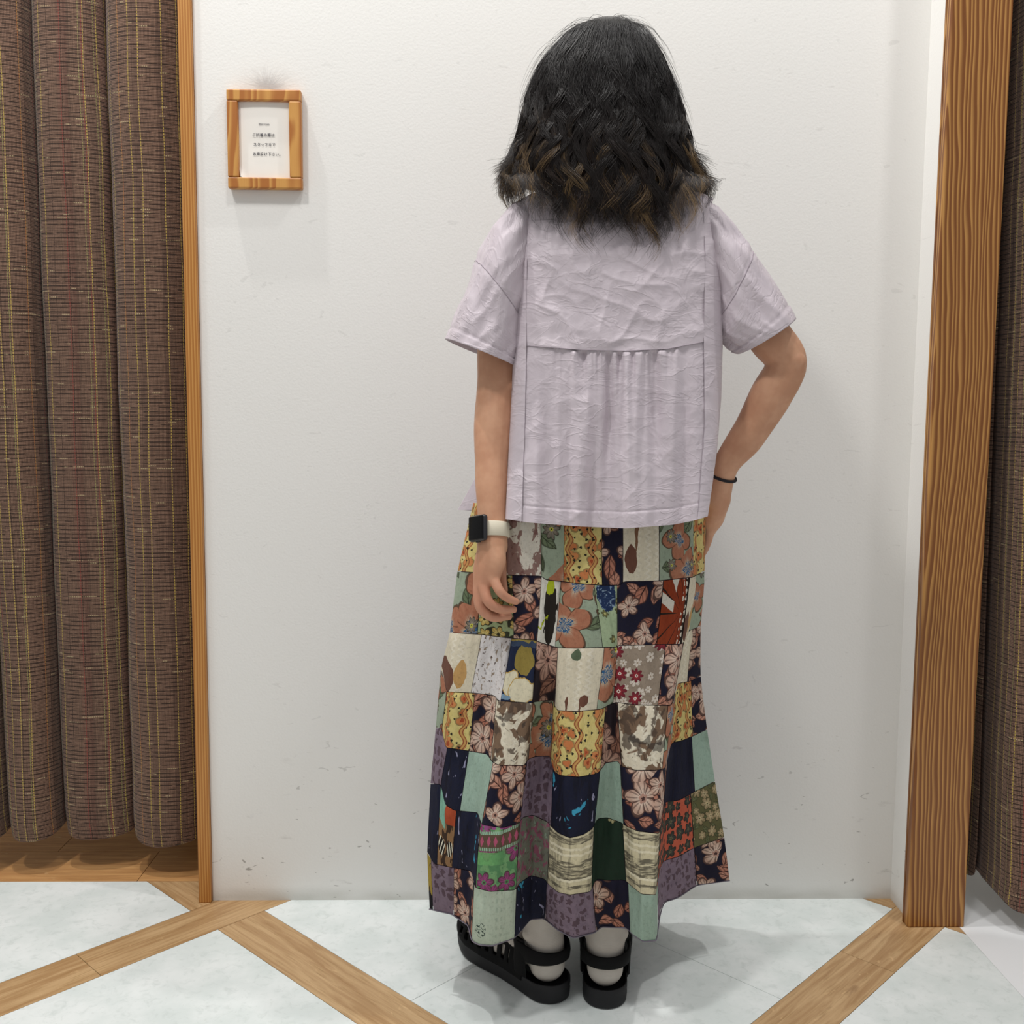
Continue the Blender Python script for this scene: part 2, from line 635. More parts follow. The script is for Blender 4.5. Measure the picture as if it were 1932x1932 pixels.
# dark round bin just visible below the curtain
def lathe(name, prof, mat, parent, loc, n=40):
    th = np.linspace(0, 2 * np.pi, n, endpoint=False)
    P = np.array([[(loc[0] + r_ * math.cos(t_), loc[1] + r_ * math.sin(t_), loc[2] + z_) for t_ in th] for r_, z_ in prof])
    return grid(name, P, mat, parent, closed=True)


M_black = flat('black_plastic', '15110f', 0.5)
bin_e = link(bpy.data.objects.new('waste_bin', None))
bin_e.location = (0, 0, 0)
tag(bin_e, 'black round bin on the cubicle floor behind the curtain hem', 'bin')
lathe('body', [(0.0, 0.004), (0.070, 0.004), (0.074, 0.0), (0.078, 0.01), (0.088, 0.2), (0.09, 0.205), (0.086, 0.205), (0.075, 0.012), (0, 0.012)], M_black, bin_e, (-0.655, 2.405, 0))
lathe('base_ring', [(0.078, 0.001), (0.092, 0.001), (0.092, 0.008), (0.078, 0.012)], M_black, bin_e, (-0.655, 2.405, 0))

# ------------------------------------------------------------------ framed notice
sign = link(bpy.data.objects.new('notice_frame', None))
tag(sign, 'small wooden framed notice with Japanese lettering on the white wall', 'sign')
sx0, sx1, sz0, sz1, sy = -0.498, -0.3595, 1.4115, 1.592, 2.0095
fw, fd = 0.0205, 0.019
for nm, (x0, x1, z0, z1), vert in (('frame_rail', (sx0, sx1, sz1 - fw, sz1), 0), ('frame_rail', (sx0, sx1, sz0, sz0 + fw), 0),
                                    ('frame_stile', (sx0, sx0 + fw, sz0 + fw, sz1 - fw), 1), ('frame_stile', (sx1 - fw - 0.002, sx1, sz0 + fw, sz1 - fw), 1)):
    o = box(nm, (x0, sy - fd, z0), (x1, sy - 0.0005, z1), M_frame, sign, bevel=0.0025)
    lay = o.data.uv_layers.new(name='UVMap')
    for lp in o.data.loops:
        c = o.data.vertices[lp.vertex_index].co
        lay.data[lp.index].uv = (c.x * 0.8 + c.y, c.z) if vert or True else (c.z, c.x)
box('backing', (sx0 + 0.004, sy - 0.006, sz0 + 0.004), (sx1 - 0.004, sy - 0.001, sz1 - 0.004), flat('sign_backing', '5a4028'), sign)
# paper, slightly curled at the lower left corner
n = 24
uu, ww = np.meshgrid(np.linspace(0, 1, n), np.linspace(0, 1, n), indexing='ij')
px0, px1, pz0, pz1 = sx0 + fw - 0.001, sx1 - fw - 0.001, sz0 + fw - 0.001, sz1 - fw + 0.001
cur = np.clip(1 - (uu * 6 + ww * 6), 0, 1)
PP = np.stack([px0 + (px1 - px0) * uu + 0.003 * cur, np.full_like(uu, sy - 0.0085) - 0.002 * np.sin(np.pi * uu) * (0.5 + 0.3 * ww) - 0.004 * cur,
               pz0 + (pz1 - pz0) * ww + 0.003 * cur], -1)
M_paper = flat('notice_paper', 'f1ede6', 0.55)
paper = grid('paper', PP, M_paper, sign)
M_ink = flat('ink', '3a3a44', 0.6)


def text(body, size, x, z, align='LEFT', spacing=1.0, name='lettering'):
    cu = bpy.data.curves.new(name, 'FONT')
    cu.body = body
    cu.size = size
    cu.align_x = align
    cu.space_character = spacing
    cu.resolution_u = 3
    cu.offset = size * 0.018
    tmp = bpy.data.objects.new(name, cu)
    C.objects.link(tmp)
    dg = bpy.context.evaluated_depsgraph_get()
    me = bpy.data.meshes.new_from_object(tmp.evaluated_get(dg))
    bpy.data.objects.remove(tmp)
    me.materials.clear()
    me.materials.append(M_ink)
    co = np.zeros(len(me.vertices) * 3, np.float32)
    me.vertices.foreach_get('co', co)
    co = co.reshape(-1, 3)
    out = np.stack([x + co[:, 0], np.full(len(co), sy - 0.0113), z + co[:, 1]], 1).astype(np.float32)
    me.vertices.foreach_set('co', out.ravel())
    o = bpy.data.objects.new(name, me)
    link(o, paper)
    return o


def sp(px, py):
    p = at(px, py, sy - 0.011)
    return float(p[0]), float(p[2])


for body, size, px, py, spc in (('fitting room', 0.0042, 488, 235.5, 1.0), ('ご試着の際は', 0.0066, 476, 257, 1.15),
                                ('スタッフまで', 0.0066, 478, 275, 1.12), ('お声掛け下さい。', 0.0066, 477, 293, 1.14)):
    x_, z_ = sp(px, py)
    text(body, size, x_, z_, 'LEFT', spc)


# ================================================================== the person
person = link(bpy.data.objects.new('person', None))
person.location = (0, 0, 0)
tag(person, 'person seen from behind in lilac blouse and long patchwork skirt, one hand on hip', 'person')


# ------------------------------------------------------------------ body: one continuous skin
def remesh(bm, voxel, smooth, name, mat, parent):
    me = bpy.data.meshes.new(name)
    bm.to_mesh(me)
    bm.free()
    tmp = bpy.data.objects.new(name, me)
    C.objects.link(tmp)
    r = tmp.modifiers.new('r', 'REMESH')
    r.mode = 'VOXEL'
    r.voxel_size = voxel
    r.use_smooth_shade = True
    if smooth:
        s = tmp.modifiers.new('s', 'SMOOTH')
        s.factor = 0.5
        s.iterations = smooth
    dg = bpy.context.evaluated_depsgraph_get()
    out = bpy.data.meshes.new_from_object(tmp.evaluated_get(dg))
    bpy.data.objects.remove(tmp)
    out.materials.clear()
    out.materials.append(mat)
    out.polygons.foreach_set('use_smooth', np.ones(len(out.polygons), bool))
    o = bpy.data.objects.new(name, out)
    return link(o, parent)


def ball(bm, p, r, sc=(1, 1, 1), rot=None):
    m = Matrix.Translation(Vector(p))
    if rot is not None:
        m = m @ rot.to_4x4()
    m = m @ Matrix.Diagonal((r * sc[0], r * sc[1], r * sc[2], 1))
    bmesh.ops.create_icosphere(bm, subdivisions=3, radius=1.0, matrix=m)


def chain(bm, pts, radii, n=16):
    """tapered limb through the points"""
    pts = [np.asarray(p, float) for p in pts]
    # catmull-rom densify
    P, R = [], []
    for i in range(len(pts) - 1):
        p0, p1, p2, p3 = pts[max(i - 1, 0)], pts[i], pts[i + 1], pts[min(i + 2, len(pts) - 1)]
        r1, r2 = radii[i], radii[i + 1]
        for k in range(6):
            t = k / 6
            P.append(0.5 * ((2 * p1) + (-p0 + p2) * t + (2 * p0 - 5 * p1 + 4 * p2 - p3) * t * t + (-p0 + 3 * p1 - 3 * p2 + p3) * t ** 3))
            R.append(r1 + (r2 - r1) * (t * t * (3 - 2 * t)))
    P.append(pts[-1])
    R.append(radii[-1])
    tan = np.gradient(np.array(P), axis=0)
    rings = tube_rings(P, R, n, up=(0.31, 0.9, 0.3) if abs(tan[0][1]) < 0.8 * np.linalg.norm(tan[0]) else (1, 0, 0))
    vs_ = [[bm.verts.new(v) for v in ring] for ring in rings]
    for a, b in zip(vs_[:-1], vs_[1:]):
        for k in range(n):
            bm.faces.new((a[k], a[(k + 1) % n], b[(k + 1) % n], b[k]))
    bm.faces.new(vs_[0][::-1])
    bm.faces.new(vs_[-1])
    ball(bm, P[0], R[0])
    ball(bm, P[-1], R[-1])


def mat_skin():
    t = T('skin')
    x, y, z = t.obj()
    p = t.vec(x, y, z)
    n1 = t.noise(p, 22.0, 3.0, 0.6)
    col = t.mix(t.smooth(0.35, 0.7, n1), lin('c08e70'), lin('cf9f80'))
    hand = t.smooth(0.78, 0.70, z)
    col = t.mix(hand * 0.45, col, lin('c98a74'))
    b = t.bump(t.noise(p, 420.0, 2.0, 0.5), 0.1, 0.001)
    return t.done(col, 0.5, b, 0.4, **{'Subsurface Weight': 0.12, 'Subsurface Radius': (0.012, 0.005, 0.003)})


M_skin = mat_skin()
A3 = lambda px, py, Y: at(px, py, Y)
bm = bmesh.new()
BX = 0.172       # body centre line
# head, neck, torso
hc = Vector((0.182, 1.705, 1.495))
ball(bm, hc, 0.1, (0.76, 0.93, 0.98))
ball(bm, hc + Vector((0, 0.035, -0.055)), 0.075, (0.80, 0.80, 0.95))     # jaw and chin
ball(bm, hc + Vector((0, 0.098, -0.022)), 0.014, (0.85, 1.0, 1.3))      # nose
ball(bm, hc + Vector((0, 0.088, 0.012)), 0.010, (0.8, 1.0, 1.8))
for s in (-1, 1):
    ball(bm, hc + Vector((s * 0.077, 0.0, -0.012)), 0.03, (0.28, 0.6, 1.0))     # ears
    ball(bm, hc + Vector((s * 0.03, 0.074, -0.004)), 0.0145)                    # eyelids
    ball(bm, hc + Vector((s * 0.032, 0.076, 0.026)), 0.012, (1.9, 0.8, 0.6))    # brows
ball(bm, hc + Vector((0, 0.088, -0.057)), 0.012, (1.9, 0.8, 0.55))              # lips
ball(bm, hc + Vector((0, 0.086, -0.068)), 0.011, (1.7, 0.8, 0.55))
chain(bm, [hc + Vector((0, -0.01, -0.05)), (0.178, 1.708, 1.36), (0.175, 1.712, 1.27)], [0.056, 0.054, 0.07])
ball(bm, (0.174, 1.715, 1.20), 0.13, (1.0, 0.62, 1.15))
ball(bm, (0.172, 1.72, 1.08), 0.12, (0.98, 0.64, 1.2))
ball(bm, (0.170, 1.72, 0.95), 0.115, (1.0, 0.66, 1.2))
ball(bm, (0.170, 1.72, 0.83), 0.13, (1.05, 0.66, 1.0))
# left arm of the person (image left), hanging; watch arm
shL = A3(960, 492, 1.70)
elL, wrL = A3(938, 722, 1.672), A3(929, 985, 1.605)
chain(bm, [(0.10, 1.712, 1.265), shL, A3(944, 565, 1.695), A3(939, 660, 1.682), elL, A3(932, 800, 1.654), A3(929, 890, 1.630), wrL, A3(929, 1030, 1.594)],
      [0.045, 0.036, 0.0345, 0.0335, 0.0325, 0.0325, 0.0280, 0.0232, 0.0245])
ball(bm, A3(958, 733, 1.655), 0.013)                 # elbow tip
# right arm, elbow out, hand on the front of the hip
shR = A3(1362, 490, 1.70)
elR, wrR = A3(1484, 684, 1.668), A3(1368, 880, 1.715)
chain(bm, [(0.245, 1.712, 1.265), shR, A3(1405, 565, 1.690), A3(1452, 636, 1.675), elR, A3(1455, 745, 1.68), A3(1412, 820, 1.70), wrR, A3(1352, 940, 1.735)],
      [0.045, 0.036, 0.0365, 0.0360, 0.0325, 0.0345, 0.0295, 0.0225, 0.0235])
ball(bm, A3(1500, 683, 1.650), 0.0175)
# left hand: palm then four curled fingers, thumb in front
def P_(px, py, Y):
    return tuple(A3(px, py, Y))
HB = 1.572      # depth of the hand, just clear of the skirt
chain(bm, [P_(930, 1018, HB + .024), P_(934, 1055, HB + .008), P_(931, 1092, HB + .002)], [0.0205, 0.0175, 0.0108])
chain(bm, [P_(929, 1018, HB + .026), P_(922, 1060, HB + .013), P_(913, 1104, HB + .007)], [0.0205, 0.0180, 0.0112])
chain(bm, [P_(928, 1018, HB + .028), P_(915, 1065, HB + .022), P_(905, 1112, HB + .017)], [0.0205, 0.0178, 0.0112])
chain(bm, [P_(928, 1018, HB + .032), P_(914, 1065, HB + .034), P_(906, 1110, HB + .031)], [0.0195, 0.0165, 0.0108])
# fingers: knuckle, middle joint, end joint, tip
for pts, rad in (
        ([P_(930, 1088, HB + .002), P_(942, 1114, HB - .010), P_(957, 1128, HB - .006), P_(974, 1135, HB + .004)], [0.0090, 0.0078, 0.0070, 0.0058]),    # little
        ([P_(912, 1103, HB + .006), P_(921, 1134, HB - .005), P_(943, 1149, HB - .001), P_(969, 1150, HB + .010)], [0.0097, 0.0084, 0.0076, 0.0062]),          # ring
        ([P_(903, 1112, HB + .016), P_(906, 1145, HB + .010), P_(928, 1164, HB + .013), P_(960, 1163, HB + .022)], [0.0098, 0.0086, 0.0077, 0.0064]),    # middle
        ([P_(905, 1110, HB + .031), P_(908, 1142, HB + .026), P_(927, 1160, HB + .031), P_(952, 1158, HB + .038)], [0.0100, 0.0092, 0.0084, 0.007]),    # index
        ([P_(934, 1030, HB + .034), P_(945, 1060, HB + .042), P_(950, 1088, HB + .044), P_(955, 1112, HB + .040)], [0.0125, 0.0105, 0.0092, 0.0075])):  # thumb
    chain(bm, pts, rad, 12)
# right hand: flat on the front of the hip, fingers down and forward
chain(bm, [P_(1352, 940, 1.735), P_(1343, 975, 1.755), P_(1336, 1000, 1.77)], [0.0245, 0.022, 0.014])
for k, (dx, dY) in enumerate(((0, 0.0), (-3, 0.017), (-8, 0.033), (-14, 0.047))):
    chain(bm, [P_(1340 + dx, 985, 1.752 + dY), P_(1336 + dx, 1012, 1.762 + dY), P_(1328 + dx, 1036, 1.772 + dY), P_(1318 + dx, 1052, 1.782 + dY)],
          [0.0105, 0.0092, 0.0085, 0.007], 12)
chain(bm, [P_(1345, 950, 1.760), P_(1333, 968, 1.795), P_(1322, 985, 1.815), P_(1312, 996, 1.828)], [0.014, 0.0115, 0.0098, 0.008], 12)

# feet: heel on the floor inside the sandals
FEET = []
HL, HR = np.array([0.119, 1.652, 0.0]), np.array([0.196, 1.632, 0.0])


class Foot:
    def __init__(s, heel, ang, ankle_dx):
        s.h = heel
        a = math.radians(ang)
        s.f = np.array([math.sin(a), math.cos(a), 0.0])
        s.r = np.array([math.cos(a), -math.sin(a), 0.0])

    def p(s, x, y, z):
        x, y, z = np.broadcast_arrays(np.asarray(x, float), np.asarray(y, float), np.asarray(z, float))
        return s.h + x[..., None] * s.r + y[..., None] * s.f + z[..., None] * np.array([0, 0, 1.0])


FL, FR = Foot(HL, -38, 0), Foot(HR, 7, 0)
hipL, hipR = (0.105, 1.725, 0.82), (0.245, 1.725, 0.82)
kneeL, kneeR = (0.108, 1.735, 0.47), (0.232, 1.735, 0.47)
for Fo, hip, knee in ((FL, hipL, kneeL), (FR, hipR, kneeR)):
    ank = Fo.p(0, 0.043, 0.125)
    cal = (np.array(knee) + ank) / 2 + np.array([0, -0.012, 0.06])
    chain(bm, [hip, (np.array(hip) + knee) / 2, knee, cal, Fo.p(0, 0.042, 0.19), ank], [0.080, 0.066, 0.048, 0.048, 0.030, 0.028])
    chain(bm, [ank, Fo.p(0, 0.04, 0.085), Fo.p(0, 0.04, 0.072)], [0.026, 0.022, 0.020])
    chain(bm, [Fo.p(0, 0.042, 0.070), Fo.p(0, 0.10, 0.066), Fo.p(0.004, 0.17, 0.054), Fo.p(0.004, 0.205, 0.049)], [0.020, 0.024, 0.019, 0.012])
body = remesh(bm, 0.0024, 4, 'body', M_skin, person)

# ------------------------------------------------------------------ socks
M_sock = None
def mat_sock():
    t = T('grey_sock_knit')
    x, y, z = t.obj()
    n1 = t.noise(t.vec(x, y, z), 60.0, 2.0)
    r = (z * 2600.0).sin() * 0.5 + 0.5
    return t.done(t.mix(n1, lin('b1aaa2'), lin('c2bcb4')), 0.7, t.bump(r, 0.15, 0.0008), 0.3)
M_sock = mat_sock()
for Fo in (FL, FR):
    bm = bmesh.new()
    chain(bm, [Fo.p(0, 0.040, 0.235), Fo.p(0, 0.040, 0.17), Fo.p(0, 0.041, 0.125), Fo.p(0, 0.036, 0.095)], [0.0385, 0.0345, 0.0335, 0.0335])
    chain(bm, [Fo.p(0, 0.036, 0.10), Fo.p(0, 0.032, 0.075), Fo.p(0, 0.029, 0.054)], [0.033, 0.0325, 0.0315])
    chain(bm, [Fo.p(0, 0.032, 0.068), Fo.p(0, 0.10, 0.072), Fo.p(0.004, 0.17, 0.058), Fo.p(0.004, 0.216, 0.052)], [0.032, 0.034, 0.029, 0.020])
    for yb, rb in ((0.09, 0.0375), (0.13, 0.041), (0.17, 0.0445), (0.205, 0.040)):
        ball(bm, Fo.p(0.0, yb, 0.052), rb, (1.0, 1.0, 0.55), Matrix.Rotation(-math.atan2(Fo.f[0], Fo.f[1]), 3, 'Z'))
    for s in (-1, 1):
        ball(bm, Fo.p(s * 0.027, 0.045, 0.108), 0.013)
    remesh(bm, 0.0035, 6, 'sock', M_sock, person)

# ------------------------------------------------------------------ sandals
M_rubber = flat('black_rubber', '17171a', 0.6, 0.35)
M_weave = flat('black_cord', '0d0d0e', 0.85, 0.2)


def hw_in(y):   # half widths of the sole, inner/outer alike
    w = np.interp(y, [-0.012, -0.004, 0.01, 0.035, 0.07, 0.11, 0.16, 0.20, 0.235, 0.252, 0.262], [0.0375, 0.0375, 0.0375, 0.0375, 0.0375, 0.0385, 0.0465, 0.048, 0.0445, 0.0445, 0.0445])
    w = w * np.sqrt(np.clip(1 - (np.clip(0.028 - y, 0, None) / 0.0405) ** 2, 0.002, 1))
    return w * np.sqrt(np.clip(1 - (np.clip(y - 0.205, 0, None) / 0.0575) ** 2, 0.002, 1))


for Fo, lab in ((FL, 'turned'), (FR, 'straight')):
    sd = link(bpy.data.objects.new('sandal', None), person)
    yy = np.concatenate([np.linspace(-0.012, 0.03, 16), np.linspace(0.04, 0.22, 24), np.linspace(0.228, 0.262, 12)])
    hw = hw_in(yy)
    ring_y = np.concatenate([yy, yy[::-1]])
    ring_x = np.concatenate([-hw, hw[::-1]])
    def top_z(y):
        return np.interp(y, [-0.012, 0.05, 0.12, 0.2, 0.262], [0.031, 0.030, 0.031, 0.034, 0.048])
    cy = 0.12
    lay = []
    for sc_, zf, dz in ((0.90, 0, 0.0), (0.985, 0, 0.002), (1.0, 0, 0.006), (1.015, 0.45, 0), (1.0, 0.55, 0), (1.02, 0.8, 0), (1.015, 1.0, 0.002), (0.985, 1.0, 0.0035), (0.93, 1.0, 0.0), (0.90, 0.85, 0), (0.3, 0.8, 0)):
        up = np.interp(ring_y, [0.19, 0.262], [0, 0.012])
        z = (top_z(ring_y)) * zf + dz + up * (1 - zf)
        lay.append(Fo.p(ring_x * sc_, cy + (ring_y - cy) * (1 - (1 - sc_) * 0.32), z))
    sole = grid('sole', np.array(lay), M_rubber, sd, closed=True)
    # vamp: shell over the forefoot with slits between the cords near the sole
    ny, na = 66, 81
    ys = np.linspace(0.052, 0.256, ny)
    al = np.linspace(0, np.pi, na)
    Yg, Ag = np.meshgrid(ys, al, indexing='ij')
    hgt = np.interp(Yg, [0.05, 0.075, 0.11, 0.16, 0.21, 0.24, 0.256], [0.050, 0.074, 0.082, 0.066, 0.046, 0.034, 0.012])
    wid = hw_in(Yg) * 0.98
    Xg = -wid * np.cos(Ag)
    Zg = top_z(Yg) - 0.006 + hgt * np.sin(Ag) ** 0.8 * 0.92
    bul = 1 + 0.07 * np.sin(Ag)
    cord = 0.0009 * np.sin(Yg * 900 + 3 * np.sin(Ag * 9))
    Xg = Xg * (bul + cord * 12)
    Zg = Zg + cord
    # ankle opening: cut the top of the rear rows
    fi = np.arange(ny)[:, None]
    aj = np.arange(na)[None, :]
    mid = (ys[:-1] + ys[1:])[:, None] / 2
    amid = (al[:-1] + al[1:])[None, :] / 2
    opening = np.interp(mid, [0.05, 0.075, 0.10, 0.115], [0.30, 0.21, 0.12, 0.0]) * np.pi
    skip = np.abs(amid - np.pi / 2) < opening * (mid < 0.115)
    slit_row = (np.arange(ny - 1)[:, None] % 6) >= 3
    slit = slit_row & (mid > 0.085) & (mid < 0.225) & (((amid > 0.16) & (amid < 0.52)) | ((amid < np.pi - 0.16) & (amid > np.pi - 0.52)))
    o = grid('vamp', Fo.p(Xg, Yg, Zg), M_weave, sd, skip=skip | slit)
    md = o.modifiers.new('thick', 'SOLIDIFY')
    md.thickness = 0.0025
    md.offset = 1
    # heel strap: from one side of the vamp round the back of the heel to the other
    th = np.linspace(-0.18, np.pi + 0.18, 48)
    sx = np.cos(th) * 0.0400
    sy_ = 0.036 - np.sin(th) * 0.0430
    sy_ = np.where((th < 0) | (th > np.pi), sy_ + 0.018, sy_)
    low = np.interp(np.sin(th), [-0.3, 0, 0.4, 1], [0.060, 0.064, 0.066, 0.068])
    hgh = np.interp(np.sin(th), [-0.3, 0, 0.4, 1], [0.096, 0.094, 0.092, 0.090])
    prof = []
    for f_, o_ in ((0, 0.0), (0.06, 0.0022), (0.5, 0.0034), (0.94, 0.0022), (1, 0.0), (0.94, -0.0015), (0.06, -0.0015)):
        k = 1 + o_ / 0.04
        prof.append(Fo.p(sx * k, 0.036 + (sy_ - 0.036) * k, low + (hgh - low) * f_))
    grid('heel_strap', np.array(prof + [prof[0]]), M_weave, sd)
    # side straps joining heel strap, vamp and sole
    for s in (-1, 1):
        pts = np.array([[s * 0.0395, 0.050, 0.036], [s * 0.0405, 0.052, 0.060], [s * 0.0400, 0.050, 0.080], [s * 0.0365, 0.060, 0.098]])
        tt = np.linspace(0, 3, 14)
        cx_ = [np.interp(tt, range(4), pts[:, k]) for k in range(3)]
        q = []
        for dy_, dx_ in ((-0.013, 0), (-0.008, 0.0028), (0.012, 0.0034), (0.020, 0.0), (0.012, -0.001), (-0.008, -0.001), (-0.013, 0)):
            q.append(Fo.p(cx_[0] + s * dx_, cx_[1] + dy_, cx_[2]))
        grid('side_strap', np.array(q), M_weave, sd)

# ------------------------------------------------------------------ skirt
KX, KY3, KY4 = 0.3209, 940.0, 1350.0      # measured on two enlargements of the photo
bx = lambda x: 780 + KX * np.asarray(x, float)
by3 = lambda y: KY3 + KX * np.asarray(y, float)
by4 = lambda y: KY4 + KX * np.asarray(y, float)
SA = np.array([0, .2, .36, .47, .64, .73, .87, 1.0])
ANCH = np.array([
    [95, 345, 598, 775, 1075, 1268, 1438, 1862],
    [80, 360, 610, 788, 1055, 1255, 1440, 1830],
    [100, 388, 632, 803, 1068, 1235, 1462, 1775],
    [130, 455, 672, 815, 1100, 1215, 1490, 1728],
    [160, 490, 700, 830, 1130, 1190, 1530, 1690],
    [212, 560, 725, 848, 1180, 1205, 1590, 1690],
    [258, 545, 750, 885, 1110, 1230, 1640, 1712],
    [352, 545, 745, 890, 1110, 1230, 1640, 1722]], float)
BND = [
    ('4', [(95, 1140), (230, 1170), (330, 1240), (343, 1325), (390, 1350), (470, 1355), (595, 1310), (620, 1285), (690, 1200), (770, 1192), (850, 1260), (940, 1310), (1070, 1275), (1100, 1243), (1250, 1248), (1290, 1292), (1350, 1330), (1432, 1322), (1446, 1105), (1550, 1075), (1660, 1000), (1862, 972)]),
    ('4', [(80, 800), (120, 872), (235, 895), (345, 915), (358, 1010), (450, 1035), (600, 1025), (625, 985), (690, 940), (775, 962), (790, 990), (850, 1040), (920, 1055), (1048, 1035), (1065, 960), (1150, 970), (1240, 965), (1285, 1005), (1340, 1050), (1432, 1055), (1448, 860), (1560, 830), (1640, 782), (1830, 715)]),
    ('4', [(100, 400), (165, 405), (182, 520), (240, 558), (385, 572), (395, 640), (520, 660), (620, 635), (640, 600), (700, 585), (790, 625), (803, 645), (850, 690), (920, 720), (1000, 700), (1060, 660), (1075, 608), (1140, 600), (1228, 632), (1240, 645), (1320, 680), (1455, 695), (1470, 505), (1560, 500), (1640, 455), (1775, 385)]),
    ('3', [(130, 1352), (172, 1348), (182, 1465), (320, 1485), (440, 1505), (452, 1542), (500, 1570), (650, 1572), (680, 1530), (720, 1518), (808, 1515), (818, 1600), (860, 1630), (970, 1640), (1080, 1620), (1108, 1590), (1130, 1556), (1205, 1545), (1220, 1577), (1300, 1600), (1430, 1600), (1485, 1588), (1510, 1440), (1580, 1425), (1640, 1400), (1728, 1358)]),
    ('3', [(160, 1005), (178, 1015), (188, 1138), (355, 1145), (480, 1160), (495, 1190), (690, 1205), (720, 1195), (825, 1185), (838, 1248), (960, 1255), (1105, 1240), (1150, 1215), (1190, 1200), (1300, 1215), (1525, 1220), (1550, 1090), (1620, 1078), (1690, 1045)]),
    ('3', [(212, 790), (385, 800), (545, 820), (715, 835), (745, 848), (850, 880), (960, 882), (1190, 876), (1210, 866), (1450, 860), (1585, 858), (1620, 780), (1690, 750)]),
    ('3', [(258, 430), (385, 440), (545, 452), (750, 458), (780, 480), (890, 492), (1000, 505), (1110, 512), (1215, 512), (1235, 490), (1430, 487), (1640, 465), (1712, 428)]),
    ('3', [(352, 25), (545, 30), (750, 35), (1000, 40), (1300, 38), (1640, 30), (1722, 20)])]
ZK = [.15, .2475, .345, .4425, .54, .6375, .735, .86]
WB = [1.0, .97, .92, .85, .72, .55, .40, 0.1]
DEP = [.19, .18, .17, .155, .145, .135, .125, .11]
NS = 241
sg = np.linspace(0, 1, NS)
curves, Zc = [], []
for k in range(8):
    px = np.interp(sg, SA, bx(ANCH[k]))
    kind, pts = BND[k]
    q = np.array(pts, float)
    qx, qy = bx(q[:, 0]), (by3 if kind == '3' else by4)(q[:, 1])
    py = np.interp(px, qx, qy)
    py = smooth1(py, 3)
    Ycz = atz(px, py, ZK[k])[:, 1]
    fr = (px - px[0]) / (px[-1] - px[0])
    skew = 0.03 * (2 * fr - 1)
    Yel = 1.725 + skew - DEP[k] * np.clip(1 - np.abs(2 * fr - 1) ** 2.4, 0, 1) ** (1 / 2.4)
    if k == 0:
        Y = smooth1(np.clip(Ycz, 1.53, 1.80), 2)
        fold0 = Y - Yel
    else:
        Ycz = np.clip(smooth1(Ycz, 3), Yel - 0.07, Yel + 0.07)
        Y = Yel + WB[k] * (0.55 * (Ycz - Yel) + 0.45 * fold0)
        Y = smooth1(Y, 2)
        if k <= 2:
            Y = smooth1(Y, 2)
    curves.append(at(px, py, Y))
CU = np.array(curves)            # (8, NS, 3)


def skirt_pt(s, r):
    """surface point for column s in [0,1] and row coordinate r in [0,7] (0 = hem)"""
    s = np.clip(np.asarray(s, float), 0, 1) * (NS - 1)
    r = np.clip(np.asarray(r, float), 0, 7)
    i = np.clip(np.floor(s).astype(int), 0, NS - 2)
    f = (s - i)[..., None]
    k = np.clip(np.floor(r).astype(int), 0, 6)
    t = (r - k)[..., None]
    g = lambda kk: CU[np.clip(kk, 0, 7), i] * (1 - f) + CU[np.clip(kk, 0, 7), i + 1] * f
    p0, p1, p2, p3 = g(k - 1), g(k), g(k + 1), g(k + 2)
    lin_ = p1 + (p2 - p1) * t
    cr = 0.5 * (2 * p1 + (p2 - p0) * t + (2 * p0 - 5 * p1 + 4 * p2 - p3) * t ** 2 + (3 * p1 - p0 - 3 * p2 + p3) * t ** 3)
    return 0.6 * lin_ + 0.4 * cr


# ---- prints
def uvo(t, k=1.0):
    u, v = t.uv()
    r = t.rand()
    return u + r * 3.71, v + r * 7.13


def flower(t, u, v, scale, R, n, jit=0.8, off=0.0):
    nd = t.new('ShaderNodeTexVoronoi')
    nd.voronoi_dimensions = '2D'
    a, b = u * scale + off, v * scale + off * 0.7
    t.put(t.vec(a, b), nd.inputs['Vector'])
    nd.inputs['Scale'].default_value = 1.0
    nd.inputs['Randomness'].default_value = jit
    sp_ = t.new('ShaderNodeSeparateXYZ')
    t.nt.links.new(nd.outputs['Position'], sp_.inputs[0])
    sc_ = t.new('ShaderNodeSeparateColor')
    t.nt.links.new(nd.outputs['Color'], sc_.inputs[0])
    lx, ly = a - S(t, sp_.outputs[0]), b - S(t, sp_.outputs[1])
    rnd, rnd2 = S(t, sc_.outputs[0]), S(t, sc_.outputs[1])
    th = t.math('ARCTAN2', ly, lx) + rnd * 6.283
    r = (lx * lx + ly * ly).sqrt()
    pet = (th * (n / 2)).cos().abs()
    rad = (pet * 0.42 + 0.58) * R * (rnd2 * 0.5 + 0.7)
    return r, th, rad, rnd, rnd2


def warp(t, u, v, sc, amt):
    n1 = t.noise(t.vec(u, v), sc, 2.0)
    n2 = t.noise(t.vec(u + 5.0, v + 3.0), sc, 2.0)
    return u + (n1 - 0.5) * amt, v + (n2 - 0.5) * amt


def cloth_done(t, col, crinkle=0.35, rough=0.8):
    u, v = t.uv()
    w = t.noise(t.vec(u * 900.0, v * 120.0), 1.0, 2.0)
    w2 = t.noise(t.vec(u * 70.0, v * 40.0), 1.0, 3.0, 0.6)
    col = t.mix((w - 0.5) * 0.25 + 0.06, col, lin('2a2420'))
    blur = t.noise(t.vec(u * 160.0, v * 160.0), 1.0, 3.0, 0.7)
    col = t.mix(t.smooth(0.52, 0.25, blur) * 0.25, col, lin('2c2622'))
    return t.done(col, rough, t.bump(w * 0.35 + w2, crinkle, 0.0034), 0.2)


